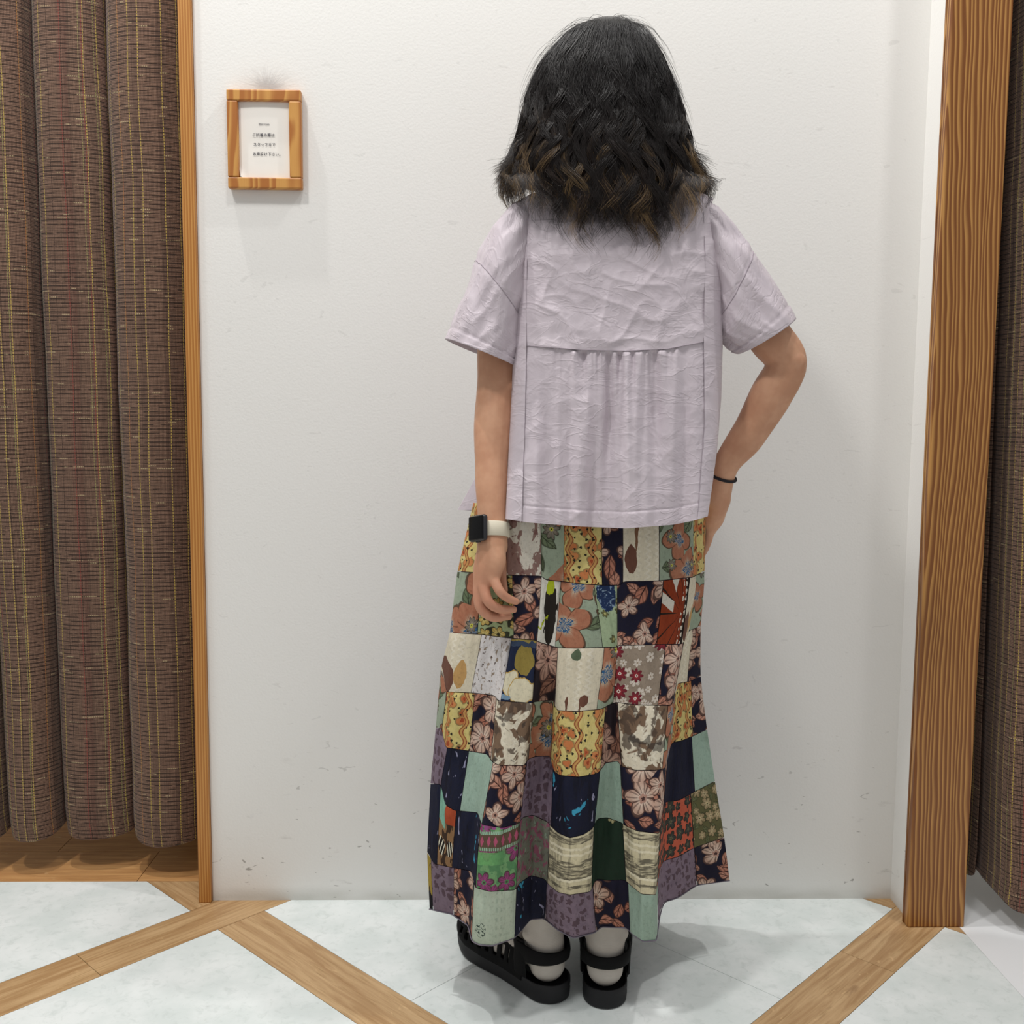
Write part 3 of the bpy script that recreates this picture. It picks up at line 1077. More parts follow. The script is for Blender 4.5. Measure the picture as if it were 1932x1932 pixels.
def leafy(t, u, v, scale, col, leaf_c, vein_c, thr=0.2, off=3.0):
    """pointed leaves with a mid vein scattered over the ground colour"""
    r, th, rad, rnd, rnd2 = flower(t, u, v, scale, 0.62, 2, 0.9, off)
    ax = r * th.cos()
    ay = (r * th.sin()).abs()
    inside = ay < (0.26 - ax * ax * 1.15)
    out = ((ay - (0.26 - ax * ax * 1.15)).abs() < 0.035)
    col = t.mix(inside * (rnd2 > thr), col, t.mix(rnd, lin(leaf_c[0]), lin(leaf_c[1])))
    stripe = ((ax * 22.0 + ay * 30.0).sin() > 0.55)
    col = t.mix(inside * (rnd2 > thr) * ((ay < 0.022).s and ((ay < 0.02) + stripe * 0.55).min(1.0)), col, lin(vein_c))
    return t.mix(out * (rnd2 > thr) * 0.7, col, lin(vein_c))


def blooms(t, u, v, col, scale, R, n, petal, line, centre, jit=0.8, off=0.0, veins=0.6, thr=-1.0, cw=0.26):
    r, th, rad, rnd, rnd2 = flower(t, u, v, scale, R, n, jit, off)
    on = rnd > thr
    inside = (r < rad) * on
    q = r / rad
    pc = t.mix(t.smooth(0.15, 0.95, q), lin(petal[0]), lin(petal[1]))
    col = t.mix(inside, col, pc)
    vv_ = ((th * (n * 3.0)).sin() > 0.55) * (q > 0.3) * (q < 0.86)
    gap = ((th * (n / 2)).cos().abs() < 0.16) * (q > 0.25)
    col = t.mix(inside * vv_ * veins, col, lin(line))
    col = t.mix(inside * gap * 0.85, col, lin(line))
    col = t.mix(((q > 0.9) * (q < 1.06)) * on * 0.9, col, lin(line))
    cen = (q < cw) * on
    col = t.mix(cen, col, lin(centre))
    col = t.mix((q < cw * 0.45) * on, col, lin(line))
    return col


def p_navy(name='navy_floral', bgc='17162b', k=1.0, petal=('dcc6b6', 'c4a18f'), leaf=('c4907c', 'ad705c')):
    t = T(name)
    u, v = uvo(t)
    u, v = warp(t, u, v, 25.0, 0.012)
    col = leafy(t, u, v, 30.0 * k, lin(bgc), leaf, '3b211f', 0.12)
    col = leafy(t, u, v, 26.0 * k, col, leaf, '3b211f', 0.35, 9.0)
    col = blooms(t, u, v, col, 19.0 * k, 0.50, 5, petal, '4a3330', 'b78f80', thr=0.12)
    return cloth_done(t, col)


def p_sage():
    t = T('sage_poppy')
    u, v = uvo(t)
    u, v = warp(t, u, v, 20.0, 0.02)
    ground = t.mix(t.noise(t.vec(u, v), 30.0, 3.0), lin('8b9a86'), lin('a9b5a0'))
    col = leafy(t, u, v, 26.0, ground, ('5c6b50', '7d8a6c'), '353a2c', 0.45)
    r, th, rad, rnd, rnd2 = flower(t, u, v, 13.5, 0.60, 4, 0.7, 2.0)
    q = r / rad
    pet = t.mix(t.noise(t.vec(th * 3.0, r * 2.0), 2.0, 3.0), lin('9d5f48'), lin('b98468'))
    pet = t.mix(t.smooth(0.55, 0.2, q) * t.smooth(0.35, 0.6, t.noise(t.vec(th * 7.0, 0.0), 1.5, 2.0)), pet, lin('c9cbb4'))
    on = rnd > 0.18
    col = t.mix((q < 1.0) * on, col, pet)
    col = t.mix((q > 0.94) * (q < 1.04) * on * 0.85, col, lin('4a3a2c'))
    col = t.mix(((th * 2.0).cos().abs() < 0.09) * (q > 0.4) * (q < 1.0) * on * 0.7, col, lin('6b4131'))
    blue = (t.noise(t.vec(th * 4.0, r * 6.0), 2.2, 2.0) > 0.47) * (q < 0.33)
    col = t.mix(blue * on, col, lin('2f5c86'))
    col = blooms(t, u, v, col, 21.0, 0.30, 9, ('a49a8c', '7d7468'), '3b3a30', 'd6d44a', 0.9, 7.0, thr=0.72)
    return cloth_done(t, col)


def p_yellow():
    t = T('yellow_ethnic')
    u, v = uvo(t)
    col = t.mix(t.noise(t.vec(u, v), 60.0, 3.0), lin('cdb968'), lin('ddcf92'))
    a, b = warp(t, u, v, 40.0, 0.012)
    r, th, rad, rnd, rnd2 = flower(t, a, b, 42.0, 0.46, 3, 0.75)
    col = t.mix((r < rad) * (rnd > 0.15), col, t.mix(rnd2, lin('c06c40'), lin('cf8a55')))
    col = t.mix(((r - rad).abs() < 0.06) * 0.8 * (rnd > 0.15), col, lin('8f7b4e'))
    col = t.mix((r < rad * 0.4) * (rnd > 0.5), col, lin('a54c2e'))
    x = u / 0.037 + (v * 190.0).sin() * 0.11 + (v * 61.0).sin() * 0.05
    d = (x.frac() - 0.5).abs()
    col = t.mix(d < 0.12, col, lin('c99a5c'))
    col = t.mix((d > 0.055) * (d < 0.10), col, lin('8e4a34'))
    r, th, rad, rnd, rnd2 = flower(t, u, v, 95.0, 0.22, 3, 0.9, 4.0)
    col = t.mix((r < rad) * (rnd > 0.45), col, lin('2c2a20'))
    return cloth_done(t, col)


def zig(t, col, c2, f=0.6):
    u, v = t.uv()
    z = (u * 330.0 + ((v * 620.0).sin() * 1.3)).sin()
    return t.mix((z > 0.55) * f * t.smooth(0.4, 0.6, t.noise(t.vec(u * 30.0, 0.0), 1.0, 1.0)), col, lin(c2))


def p_tulip(name, blobs):
    """cream crinkle cloth with a few painted blobs; blobs in patch coordinates"""
    t = T(name)
    col = zig(t, lin('ddd4bd'), 'ece6d6')
    a, b = t.uv('patch')
    a, b = warp(t, a, b, 5.0, 0.12)
    for (cx_, cy_, rx, ry, c) in blobs:
        dx, dy = (a - cx_) / rx, (b - cy_) / ry
        col = t.mix((dx * dx + dy * dy) < 1.0, col, lin(c))
    return cloth_done(t, col)


def p_blotch(name, bgc, layers, crinkle=0.35, zz=False):
    t = T(name)
    u, v = uvo(t)
    col = lin(bgc)
    if zz:
        col = zig(t, col, 'f0ead9', 0.5)
    for i, (c, su, sv, th0, th1, f) in enumerate(layers):
        n1 = t.noise(t.vec(u * su + i * 3.3, v * sv + i * 1.7, i * 2.0), 1.0, 3.0, 0.55, 0.6)
        col = t.mix(t.smooth(th0, th1, n1) * f, col, lin(c))
    return cloth_done(t, col, crinkle)


def p_simple_floral(name, bgc, scale, R, n, petal, line, centre, leaf=None, jit=0.6, thr=-1.0, red=None, veins=0.4):
    t = T(name)
    u, v = uvo(t)
    a, b = warp(t, u, v, 30.0, 0.006)
    g = t.mix(t.noise(t.vec(u, v), 70.0, 3.0), lin(bgc[0]), lin(bgc[1]))
    col = g
    if leaf:
        col = leafy(t, a, b, scale * 1.35, col, leaf, line, 0.2)
    col = blooms(t, a, b, col, scale, R, n, petal, line, centre, jit, 0.0, veins, thr)
    if red:
        col = blooms(t, a, b, col, scale * 0.55, 0.30, 8, red, red[1], 'e8dcd0', 0.8, 5.5, 0.2, 0.35)
    return cloth_done(t, col)


def p_mauve():
    t = T('mauve_dash')
    u, v = uvo(t)
    col = t.mix(t.noise(t.vec(u, v), 80.0, 3.0), lin('6f5f70'), lin('8a7a88'))
    a, b = warp(t, u, v, 70.0, 0.022)
    q = a / 0.014
    w = b / 0.017 + t.white(q.floor()) * 0.6
    rr = t.white(q.floor() * 13.0 + w.floor() * 7.7)
    m = ((q.frac() - 0.5).abs() < 0.30) * ((w.frac() - 0.5).abs() < 0.33) * (rr > 0.35)
    col = t.mix(m * 0.75, col, lin('4c3840'))
    n1 = t.noise(t.vec(u * 130.0, v * 50.0), 1.0, 2.0)
    col = t.mix((n1 > 0.66) * 0.6, col, lin('3a2d3c'))
    return cloth_done(t, col)


def p_plaid():
    t = T('cream_plaid')
    u, v = t.uv('patch')
    uu_, vv_ = t.uv()
    a = u + (t.noise(t.vec(uu_ * 20.0, vv_ * 140.0), 1.0, 2.0) - 0.5) * 0.06
    b = v + (t.noise(t.vec(uu_ * 140.0, vv_ * 20.0), 1.0, 2.0) - 0.5) * 0.04 + (u * 3.14).sin() * 0.0
    col = lin('cfc6a6')
    brk = t.noise(t.vec(uu_ * 50.0, vv_ * 260.0), 1.0, 3.0)
    brv = t.noise(t.vec(uu_ * 260.0, vv_ * 50.0), 1.0, 3.0)
    for c0, w in ((0.20, 0.11), (0.46, 0.03), (0.95, 0.07)):
        col = t.mix(((a - c0).abs() < w) * t.smooth(0.35, 0.6, brv) * 0.55, col, lin('6d685a'))
    for c0, w in ((0.36, 0.10), (0.52, 0.05), (0.12, 0.03), (0.92, 0.05)):
        col = t.mix(((b - c0).abs() < w) * t.smooth(0.34, 0.58, brk) * 0.85, col, lin('4c483f'))
    for c0 in (0.68, 0.78, 0.24):
        col = t.mix(((b - c0).abs() < 0.02) * 0.8, col, lin('e6dfc6'))
    return cloth_done(t, col)


def p_ethnic():
    t = T('green_magenta_paisley')
    u, v = t.uv('patch')
    uu_, vv_ = t.uv()
    vb = v - (u - 0.3) * 0.12
    fl = t.mix((t.noise(t.vec(uu_, vv_), 60.0, 2.0)) > 0.5, lin('55855a'), lin('6f9a6a'))
    col = blooms(t, uu_, vv_, fl, 24.0, 0.55, 6, ('a04480', '823f68'), '4c3a3c', '4f8a58', 0.8, 1.0)
    k = ((vb > 0.62) * (vb < 0.92))
    col = t.mix(k, col, lin('5c4a3c'))
    dx = (u * 6.0).frac() - 0.5
    dy = (vb - 0.77) / 0.16
    col = t.mix(k * ((dx.abs() * 1.8 + dy.abs()) < 0.55), col, lin('a9516c'))
    for c0 in (0.65, 0.90):
        dd = ((u * 22.0).frac() - 0.5)
        col = t.mix(((vb - c0).abs() < 0.025) * (dd.abs() < 0.32), col, lin('8fb59a'))
    gr = ((vb > 0.40) * (vb < 0.60)) * t.smooth(0.85, 0.2, u)
    col = t.mix(gr * 0.85, col, lin('6aa566'))
    col = t.mix((vb > 0.95) * ((u * 5.0).frac() > 0.5), col, lin('8e4a7e'))
    return cloth_done(t, col)


def p_monarch():
    t = T('russet_butterfly')
    u, v = t.uv('patch')
    dx, dy = u - 0.82, v - 0.48
    r = (dx * dx * 0.55 + dy * dy).sqrt()
    th = t.math('ARCTAN2', dy, dx)
    col = t.mix(t.noise(t.vec(u, v), 9.0, 3.0), lin('7d2f16'), lin('963f1e'))
    vein = ((th * 7.0).sin().abs() < 0.14) * (r > 0.10)
    col = t.mix(vein, col, lin('241811'))
    col = t.mix((u > 0.88), col, lin('241811'))
    dots = flower(t, u * 0.09, v * 0.12, 75.0, 0.34, 3, 0.4)
    col = t.mix((dots[0] < dots[2]) * (u > 0.78) * (u < 0.98), col, lin('ddd6c6'))
    tri = ((v - 0.62) > (u - 0.1) * -0.35) * ((v - 0.70) < (u - 0.35) * -0.35) * (u < 0.45)
    col = t.mix(tri, col, lin('d9d4c8'))
    col = t.mix((v > 0.80 + 0.0) * (u > 0.35) * (u < 0.62) * ((u - 0.48).abs() < (v - 0.8) * 0.7), col, lin('d9d4c8'))
    return cloth_done(t, col)


def p_darkblob():
    t = T('black_leaf')
    u, v = t.uv('patch')
    a, b = warp(t, u, v, 4.0, 0.35)
    col = lin('d8d6cc')
    col = t.mix(((a - 0.58) * (a - 0.58) * 3.2 + (b - 0.48) * (b - 0.48) * 1.6) < 0.36, col, lin('231e19'))
    col = t.mix(((a - 0.5) * (a - 0.5) * 9.0 + (b - 0.93) * (b - 0.93) * 12.0) < 0.22, col, lin('a8b526'))
    col = t.mix(((b - 0.30 - (a - 0.2) * 0.4).abs() < 0.02) * (a < 0.5), col, lin('a8b526'))
    return cloth_done(t, col)


def p_bluerose():
    t = T('blue_rose')
    u, v = t.uv('patch')
    uu_, vv_ = t.uv()
    col = t.mix(t.noise(t.vec(uu_, vv_), 40.0, 2.0), lin('93a887'), lin('aebd9a'))
    col = blooms(t, uu_, vv_, col, 42.0, 0.30, 6, ('8a8a5a', '6b6a3f'), '2d2c22', 'd6cf8a', 0.9, thr=0.35)
    a, b = warp(t, u, v, 6.0, 0.2)
    rose = ((a - 0.5) * (a - 0.5) * 1.4 + (b - 0.85) * (b - 0.85) * 4.0) < 0.30
    sw = (t.noise(t.vec(uu_, vv_), 110.0, 2.0, 0.5, 2.0) > 0.58)
    col = t.mix(rose, col, lin('1d3156'))
    col = t.mix(rose * sw * 0.8, col, lin('8fa6bd'))
    return cloth_done(t, col)


def p_butterfly():
    t = T('tiger_butterfly')
    u, v = t.uv('patch')
    uu_, vv_ = t.uv()
    st = ((u * 9.0 + (v * 16.0).sin() * 1.5 + t.noise(t.vec(u, v), 6.0, 2.0) * 6.0).sin() > 0.25)
    col = t.mix(st, lin('8a6a4a'), lin('3a2a20'))
    col = t.mix((v > 0.72) * (u > 0.35), col, lin('a5492b'))
    col = t.mix((v > 0.6) * (u < 0.35), col, lin('7fae9a'))
    sx = (u - 0.5).abs()
    wing = ((sx - 0.26) * (sx - 0.26) * 6.0 + (v - 0.3) * (v - 0.3) * 14.0) < 0.26
    col = t.mix(wing, col, lin('1c1714'))
    col = t.mix(wing * ((sx * 40.0 + v * 30.0).sin() > 0.5), col, lin('d8d4c0'))
    return cloth_done(t, col)


def p_olivenavy():
    t = T('olive_navy_lily')
    u, v = t.uv('patch')
    a, b = warp(t, u, v, 4.0, 0.16)
    col = lin('1d2742')
    e = lambda cx_, cy_, rx, ry: (((a - cx_) / rx) * ((a - cx_) / rx) + ((b - cy_) / ry) * ((b - cy_) / ry)) < 1.0
    col = t.mix(e(0.6, 0.68, 0.36, 0.24), col, lin('968443'))
    col = t.mix((b > 0.90), col, lin('a08e4e'))
    col = t.mix(((b - 0.93).abs() < 0.04), col, lin('3c4a63'))
    for (x_, y_, rx, ry) in ((0.22, 0.30, 0.26, 0.19), (0.62, 0.18, 0.42, 0.20)):
        col = t.mix(e(x_, y_, rx + 0.03, ry + 0.02), col, lin('c4a35e'))
        col = t.mix(e(x_, y_, rx, ry), col, lin('e4dcc0'))
    col = t.mix(e(0.12, 0.06, 0.16, 0.05), col, lin('7d9bb5'))
    return cloth_done(t, col)


def p_mint(name, lace=False):
    t = T(name)
    u, v = t.uv()
    col = t.mix(t.noise(t.vec(u * 400.0, v * 60.0), 1.0, 2.0), lin('8fa899'), lin('a5bcae'))
    if lace:
        col = t.mix(t.noise(t.vec(u * 90.0, v * 20.0), 1.0, 2.0), lin('a3b3a2'), lin('c2cdbb'))
        a, b = t.uv('patch')
        h = (((a * 60.0).sin() > 0.3) * ((b * 40.0).sin() > 0.1)) * ((a - 0.62).abs() < 0.12)
        col = t.mix(h * 0.35, col, lin('7f8f80'))
        col = t.mix((((a - 0.2) * 3.0) * ((a - 0.2) * 3.0) + (b - 0.3) * (b - 0.3) * 6.0 < 0.12) * (t.noise(t.vec(u, v), 300.0, 1.0) > 0.55), col, lin('3c4a44'))
    return cloth_done(t, col, 0.5, 0.7)


PR = {
    'navy': p_navy(), 'navybrown': p_navy('brown_floral', '221a20', 0.85, ('c9a695', 'a98474'), ('a97f6c', '8c6352')),
    'sage': p_sage(), 'yellow': p_yellow(),
    'tulip': p_tulip('cream_tulip', [(0.22, 0.28, 0.17, 0.17, '6f4a3c'), (0.36, 0.62, 0.035, 0.25, '7c5a44'), (0.50, 0.86, 0.15, 0.03, '7c5a44')]),
    'tulip2': p_tulip('cream_splash', [(0.16, 0.22, 0.20, 0.24, '6f4a3c'), (0.55, 0.30, 0.20, 0.24, 'c29a62')]),
    'tulip3': p_tulip('cream_bud', [(0.66, 0.16, 0.10, 0.10, '6f4a3c'), (0.58, 0.05, 0.02, 0.10, '6f4a3c'), (0.27, 0.10, 0.03, 0.14, '6f4a3c'), (0.42, 0.90, 0.11, 0.09, '5c6b54')]),
    'cream': p_tulip('cream_plain', []),
    'creambrown': p_blotch('cream_mauve_branch', 'ddd8cb', [('93766e', 40, 22, .49, .51, 1), ('7a544f', 70, 60, .60, .63, .8), ('7d6a48', 46, 30, .66, .68, .9)]),
    'brownblot': p_blotch('cream_brown_blotch', 'ddd4bf', [('7a6350', 30, 26, .50, .53, 1), ('54453b', 46, 44, .53, .58, .85), ('35302e', 30, 30, .60, .64, .7)], zz=True),
    'spotted': p_blotch('white_spotted', 'dad6d6', [('8d7a66', 150, 95, .60, .62, .9), ('4c3a34', 210, 130, .64, .66, .9)]),
    'olivenavy': p_olivenavy(),
    'taupe': p_simple_floral('taupe_white_floral', ('8f8070', 'a09182'), 48.0, 0.46, 6, ('e6ddd3', 'd4c9bd'), '8a7a6a', 'b5a48e', jit=0.9, red=('9c2f38', '6f2430')),
    'mauve': p_mauve(),
    'navypaint': p_blotch('navy_paint', '161a30', [('101222', 60, 12, .5, .6, .8), ('9b9bb8', 95, 34, .655, .67, .95), ('3f9dc0', 32, 24, .655, .665, 1)], 0.5),
    'navyplain': p_blotch('navy_crinkle', '171a31', [('0e1022', 220, 14, .45, .6, .8)], 0.7),
    'mint': p_mint('mint_crepe'), 'mintlace': p_mint('mint_lace', True),
    'ethnic': p_ethnic(),
    'mottled': p_blotch('magenta_mottle', '6f7266', [('8d4a64', 85, 60, .52, .56, .85), ('5c4a48', 120, 80, .58, .62, .7), ('86a08a', 90, 70, .62, .65, .6)]),
    'plaid': p_plaid(),
    'darkgreen': p_simple_floral('dark_green_sprig', ('16291f', '1f3527'), 34.0, 0.28, 5, ('c9c29a', 'b5ab7e'), '16291f', '8f8a5e', jit=1.0, thr=0.55),
    'coral': p_simple_floral('coral_floral', ('b2523d', 'c1634a'), 40.0, 0.50, 5, ('4a4a44', '34352f'), '22231f', '6f6a50', jit=0.25),
    'olive': p_simple_floral('olive_floral', ('55543a', '66643f'), 42.0, 0.44, 6, ('b8a684', '9c8a66'), '3a3826', 'c9b98f', leaf=('6e7350', '4c5238')),
    'monarch': p_monarch(), 'darkblob': p_darkblob(), 'bluerose': p_bluerose(), 'butterfly': p_butterfly(),
    'mustard': p_blotch('mustard_black', 'a08a3e', [('16161c', 30, 16, .52, .54, 1)]),
    'daisy': p_simple_floral('green_daisy', ('8c9c74', 'a5b288'), 34.0, 0.50, 6, ('d9c77e', 'c2a65c'), '2f2c1e', '4a4326', leaf=('2a2620', '3a4230'), thr=0.3),
}
ROWS = {
    6: (258, [(460, 'yellow'), (545, 'sage'), (750, 'creambrown'), (885, 'sage'), (1110, 'yellow'), (1230, 'navy'), (1445, 'tulip'), (1645, 'sage'), (1725, 'yellow')]),
    5: (235, [(385, 'sage'), (585, 'daisy'), (740, 'navy'), (850, 'darkblob'), (1088, 'sage'), (1198, 'bluerose'), (1450, 'navy'), (1600, 'monarch'), (1640, 'tulip2'), (1720, 'sage')]),
    4: (186, [(370, 'tulip2'), (545, 'spotted'), (712, 'olivenavy'), (840, 'navybrown'), (1100, 'tulip3'), (1187, 'sage'), (1460, 'taupe'), (1560, 'navy'), (1625, 'cream'), (1700, 'navy')]),
    3: (145, [(182, 'sage'), (345, 'yellow'), (472, 'navy'), (690, 'brownblot'), (815, 'sage'), (1115, 'yellow'), (1212, 'navybrown'), (1480, 'brownblot'), (1525, 'sage'), (1638, 'yellow'), (1740, 'navy')]),
    2: (115, [(180, 'mauve'), (300, 'navypaint'), (435, 'mint'), (648, 'navy'), (815, 'mauve'), (1082, 'navypaint'), (1225, 'mint'), (1480, 'navy'), (1645, 'navyplain'), (1790, 'mint')]),
    1: (90, [(150, 'navypaint'), (240, 'butterfly'), (380, 'navypaint'), (615, 'ethnic'), (795, 'mottled'), (1055, 'plaid'), (1240, 'darkgreen'), (1440, 'plaid'), (1640, 'coral'), (1830, 'olive')]),
    0: (85, [(110, 'mustard'), (238, 'mauve'), (350, 'navy'), (600, 'mintlace'), (780, 'navypaint'), (1065, 'mauve'), (1268, 'navy'), (1437, 'mint'), (1660, 'mauve'), (1870, 'navy')]),
}
def sheet_normals(P):
    """outward unit normals of a (row, column) sheet whose columns run left to right and rows upwards"""
    n_ = np.cross(np.gradient(P, axis=1), np.gradient(P, axis=0))
    n_ /= np.linalg.norm(n_, axis=-1, keepdims=True) + 1e-9
    return n_


# lining with the plain front
sgg, rgg = np.meshgrid(np.linspace(0, 1, 161), np.linspace(0, 7, 57), indexing='ij')
LB = skirt_pt(sgg, rgg).transpose(1, 0, 2).copy()
ctr = np.array([0.17, 1.725])
LB = LB - sheet_normals(LB) * 0.006
LB[0, :, 2] += 0.004
nf = 60
ff = np.linspace(0, np.pi, nf)[1:-1]
front = np.zeros((LB.shape[0], nf - 2, 3))
for i in range(LB.shape[0]):
    l, r_ = LB[i, 0], LB[i, -1]
    c = (l + r_) / 2
    hx = (r_[0] - l[0]) / 2
    dp = 0.11 + 0.07 * (1 - i / 56)
    w_ = (ff / np.pi)[:, None]
    front[i, :, 0] = c[0] + hx * np.cos(ff)
    front[i, :, 1] = (r_[1] * (1 - w_[:, 0]) + l[1] * w_[:, 0]) + dp * np.sin(ff) + 0.012 * np.sin(ff * 9) * (1 - i / 70)
    front[i, :, 2] = r_[2] * (1 - w_[:, 0]) + l[2] * w_[:, 0]
full = np.concatenate([LB, front], 1)
full = full[::-1]
uvf = np.stack(np.broadcast_arrays(np.linspace(0, 1.6, full.shape[1])[None, :], np.linspace(0.7, 0, full.shape[0])[:, None]), -1)
skirt = grid('skirt', full, PR['mauve'], person, closed=True, uvs={'UVMap': uvf})
skirt['label'] = 'long gathered skirt of printed patches'
for k, (x0, lst) in ROWS.items():
    am = (ANCH[k] + ANCH[min(k + 1, 7)]) / 2
    prev = x0
    for xe, pr in lst:
        s0, s1 = np.interp([prev, xe], am, SA)
        prev = xe
        if s1 - s0 < 0.003:
            continue
        nu = max(8, int((s1 - s0) * 190))
        nv = 12
        a, b = np.meshgrid(np.linspace(0, 1, nu + 1), np.linspace(0, 1, nv + 1), indexing='ij')
        e = 0.0035
        rr = k + 0.006 + (1 - 0.012) * b
        P = skirt_pt(s0 + 0.0008 + (s1 - s0 - 0.0016) * a, rr).transpose(1, 0, 2)
        a, b = a.T, b.T
        nrm = sheet_normals(P)
        # cloth puffs slightly between its seams, gathered fine folds below each seam
        edge = np.minimum(np.minimum(a, 1 - a) * nu / 1.5, np.minimum(b, 1 - b) * nv / 1.5).clip(0, 1)
        X_ = P[..., 0]
        off = 0.0015 * edge + 0.0075 * fbm(X_ * 48 + k * 7, P[..., 2] * 6, k, 2) * np.clip(b * 1.2, 0.25, 1) * edge
        P += nrm * off[..., None]
        du = np.concatenate([[0], np.cumsum(np.linalg.norm(np.diff(P[nv // 2], axis=0), axis=1))])
        U = np.broadcast_to(du, P.shape[:2])
        V = P[..., 2] - P[..., 2].min()
        grid('patch', P[::-1], PR[pr], skirt, uvs={'UVMap': np.stack([U, V], -1)[::-1], 'patch': np.stack([a, b], -1)[::-1]})
# hem seam cord along the lower edge
hemP = skirt_pt(np.linspace(0.002, 0.998, 300), np.full(300, 0.012))
d2 = hemP[:, :2] - ctr
hemP[:, :2] += d2 / np.linalg.norm(d2, axis=1)[:, None] * 0.0016
grid('hem_edge', tube_rings(hemP, np.full(300, 0.0010), 6, up=(0, 0, 1)), flat('hem_thread', '6a6470', 0.8), skirt, closed=True)

# ------------------------------------------------------------------ blouse
def mat_blouse():
    t = T('lilac_cotton')
    u, v = t.uv()
    p = t.vec(u, v)
    c1 = t.noise(p, 16.0, 4.0, 0.6, 0.8)
    r1 = (t.noise(p, 15.0, 2.0, 0.5, 1.3) - 0.5).abs()
    r2 = (t.noise(t.vec(u * 0.7 + v * 0.5, v * 1.3 - u * 0.2, 4.0), 24.0, 3.0, 0.5, 1.0) - 0.5).abs()
    k = t.smooth(0.35, 0.65, t.noise(p, 7.0, 2.0))
    h = t.smooth(0.08, 0.0, r1) * 0.22 * k + t.smooth(0.06, 0.0, r2) * 0.18 * (1.0 - k * 0.6) + c1 * 1.0
    w = t.noise(p, 1500.0, 1.0)
    col = t.mix(t.noise(p, 9.0, 2.0), lin('c5bac2'), lin('cfc5cc'))
    return t.done(col, 0.55, t.bump(h + w * 0.03, 0.6, 0.0045), 0.4, **{'Sheen Weight': 0.15})


M_bl = mat_blouse()
M_seam = flat('lilac_seam', 'a89da6', 0.7)
blouse = link(bpy.data.objects.new('blouse', None), person)
blouse['label'] = 'lilac short-sleeved cotton blouse with gathered back'
LX = ([370, 420, 480, 545, 640, 700, 800, 900, 985], [984, 976, 973, 971, 969, 966, 962, 957, 953])
RX = ([370, 455, 560, 640, 750, 850, 930, 985], [1340, 1368, 1366, 1364, 1361, 1353, 1342, 1334])
DB = ([370, 420, 480, 560, 660, 760, 860, 985], [0.045, 0.072, 0.086, 0.086, 0.080, 0.066, 0.046, 0.026])
YC = ([370, 480, 560, 660, 760, 860, 985], [1.695, 1.69, 1.685, 1.672, 1.65, 1.622, 1.592])


def hem_y(px):
    return np.interp(px, [950, 1000, 1090, 1180, 1270, 1310, 1336], [979, 986, 993, 997, 990, 982, 974])


def seam_y(px):
    return np.interp(px, [960, 992, 1100, 1180, 1260, 1327, 1345], [650, 652, 660, 662, 658, 645, 641])


def creases(px, py, amp=1.0):
    a = px / 60.0
    b = py / 60.0
    r = ridge(a * 0.9 + b * 0.55, b * 0.5 - a * 0.35, 1.3) * 0.0030 + ridge(a * 0.5 - b * 0.9, b * 0.9 + a * 0.3, 5.1) * 0.0022
    r = r + fbm(a * 0.8, b * 0.8, 2.0, 3) * 0.0036
    return r * amp


def gathers(px, py):
    d = np.clip(py - seam_y(px), 0, None)
    mid = np.exp(-((px - 1165) / 120.0) ** 4)
    near = pn(px / 8.5, d / 240.0, 3.0) * 0.0085 * np.exp(-d / 38.0) * mid
    wide = pn(px / 21.0, d / 420.0, 7.0) * 0.0220 * np.exp(-d / 260.0) * mid
    long = pn(px / 42.0 + d / 2600.0, d / 700.0, 9.0) * 0.0250 * np.clip(d / 130.0, 0, 1)
    fold = 0.012 * np.exp(-((px - (1098 - d * 0.02)) / 13.0) ** 2) * np.clip(d / 60.0, 0, 1) * np.clip((py - 660) / 220, 0.35, 1)
    fold = fold - 0.006 * np.exp(-((px - (1120 - d * 0.02)) / 12.0) ** 2) * np.clip(d / 60.0, 0, 1)
    return (near + wide + long + fold) * np.clip(d / 7.0, 0, 1)


def back_pt(px, py, extra=0.0):
    xl, xr = np.interp(py, *LX), np.interp(py, *RX)
    q = np.clip(2 * (px - xl) / (xr - xl) - 1, -1, 1)
    n_ = 2.7
    Y = np.interp(py, *YC) - np.interp(py, *DB) * np.clip(1 - np.abs(q) ** n_, 0, 1) ** (1 / n_) - extra * (1 - np.abs(q) ** 8)
    return at(px, py, Y)


def uv_px(px, py):
    return np.stack([px * 0.00083, -py * 0.00083], -1)


def panel(name, a0, a1, top, bot, nx, ny, disp, mat=M_bl, dens=False):
    """sheet between two px columns functions and two row functions"""
    s, v = np.meshgrid(np.linspace(0, 1, nx), np.linspace(0, 1, ny))
    # rows first guess from the middle of the panel, columns bend with the contour
    pyg = None
    px = None
    for _ in range(3):
        if px is None:
            px = a0(np.full_like(s, 660)) * (1 - s) + a1(np.full_like(s, 660)) * s
        pyg = top(px) * (1 - v) + bot(px) * v
        px = a0(pyg) * (1 - s) + a1(pyg) * s
    P = back_pt(px, pyg, disp(px, pyg))
    return grid(name, P, mat, blouse, uvs={'UVMap': uv_px(px, pyg)}, flip=True), P


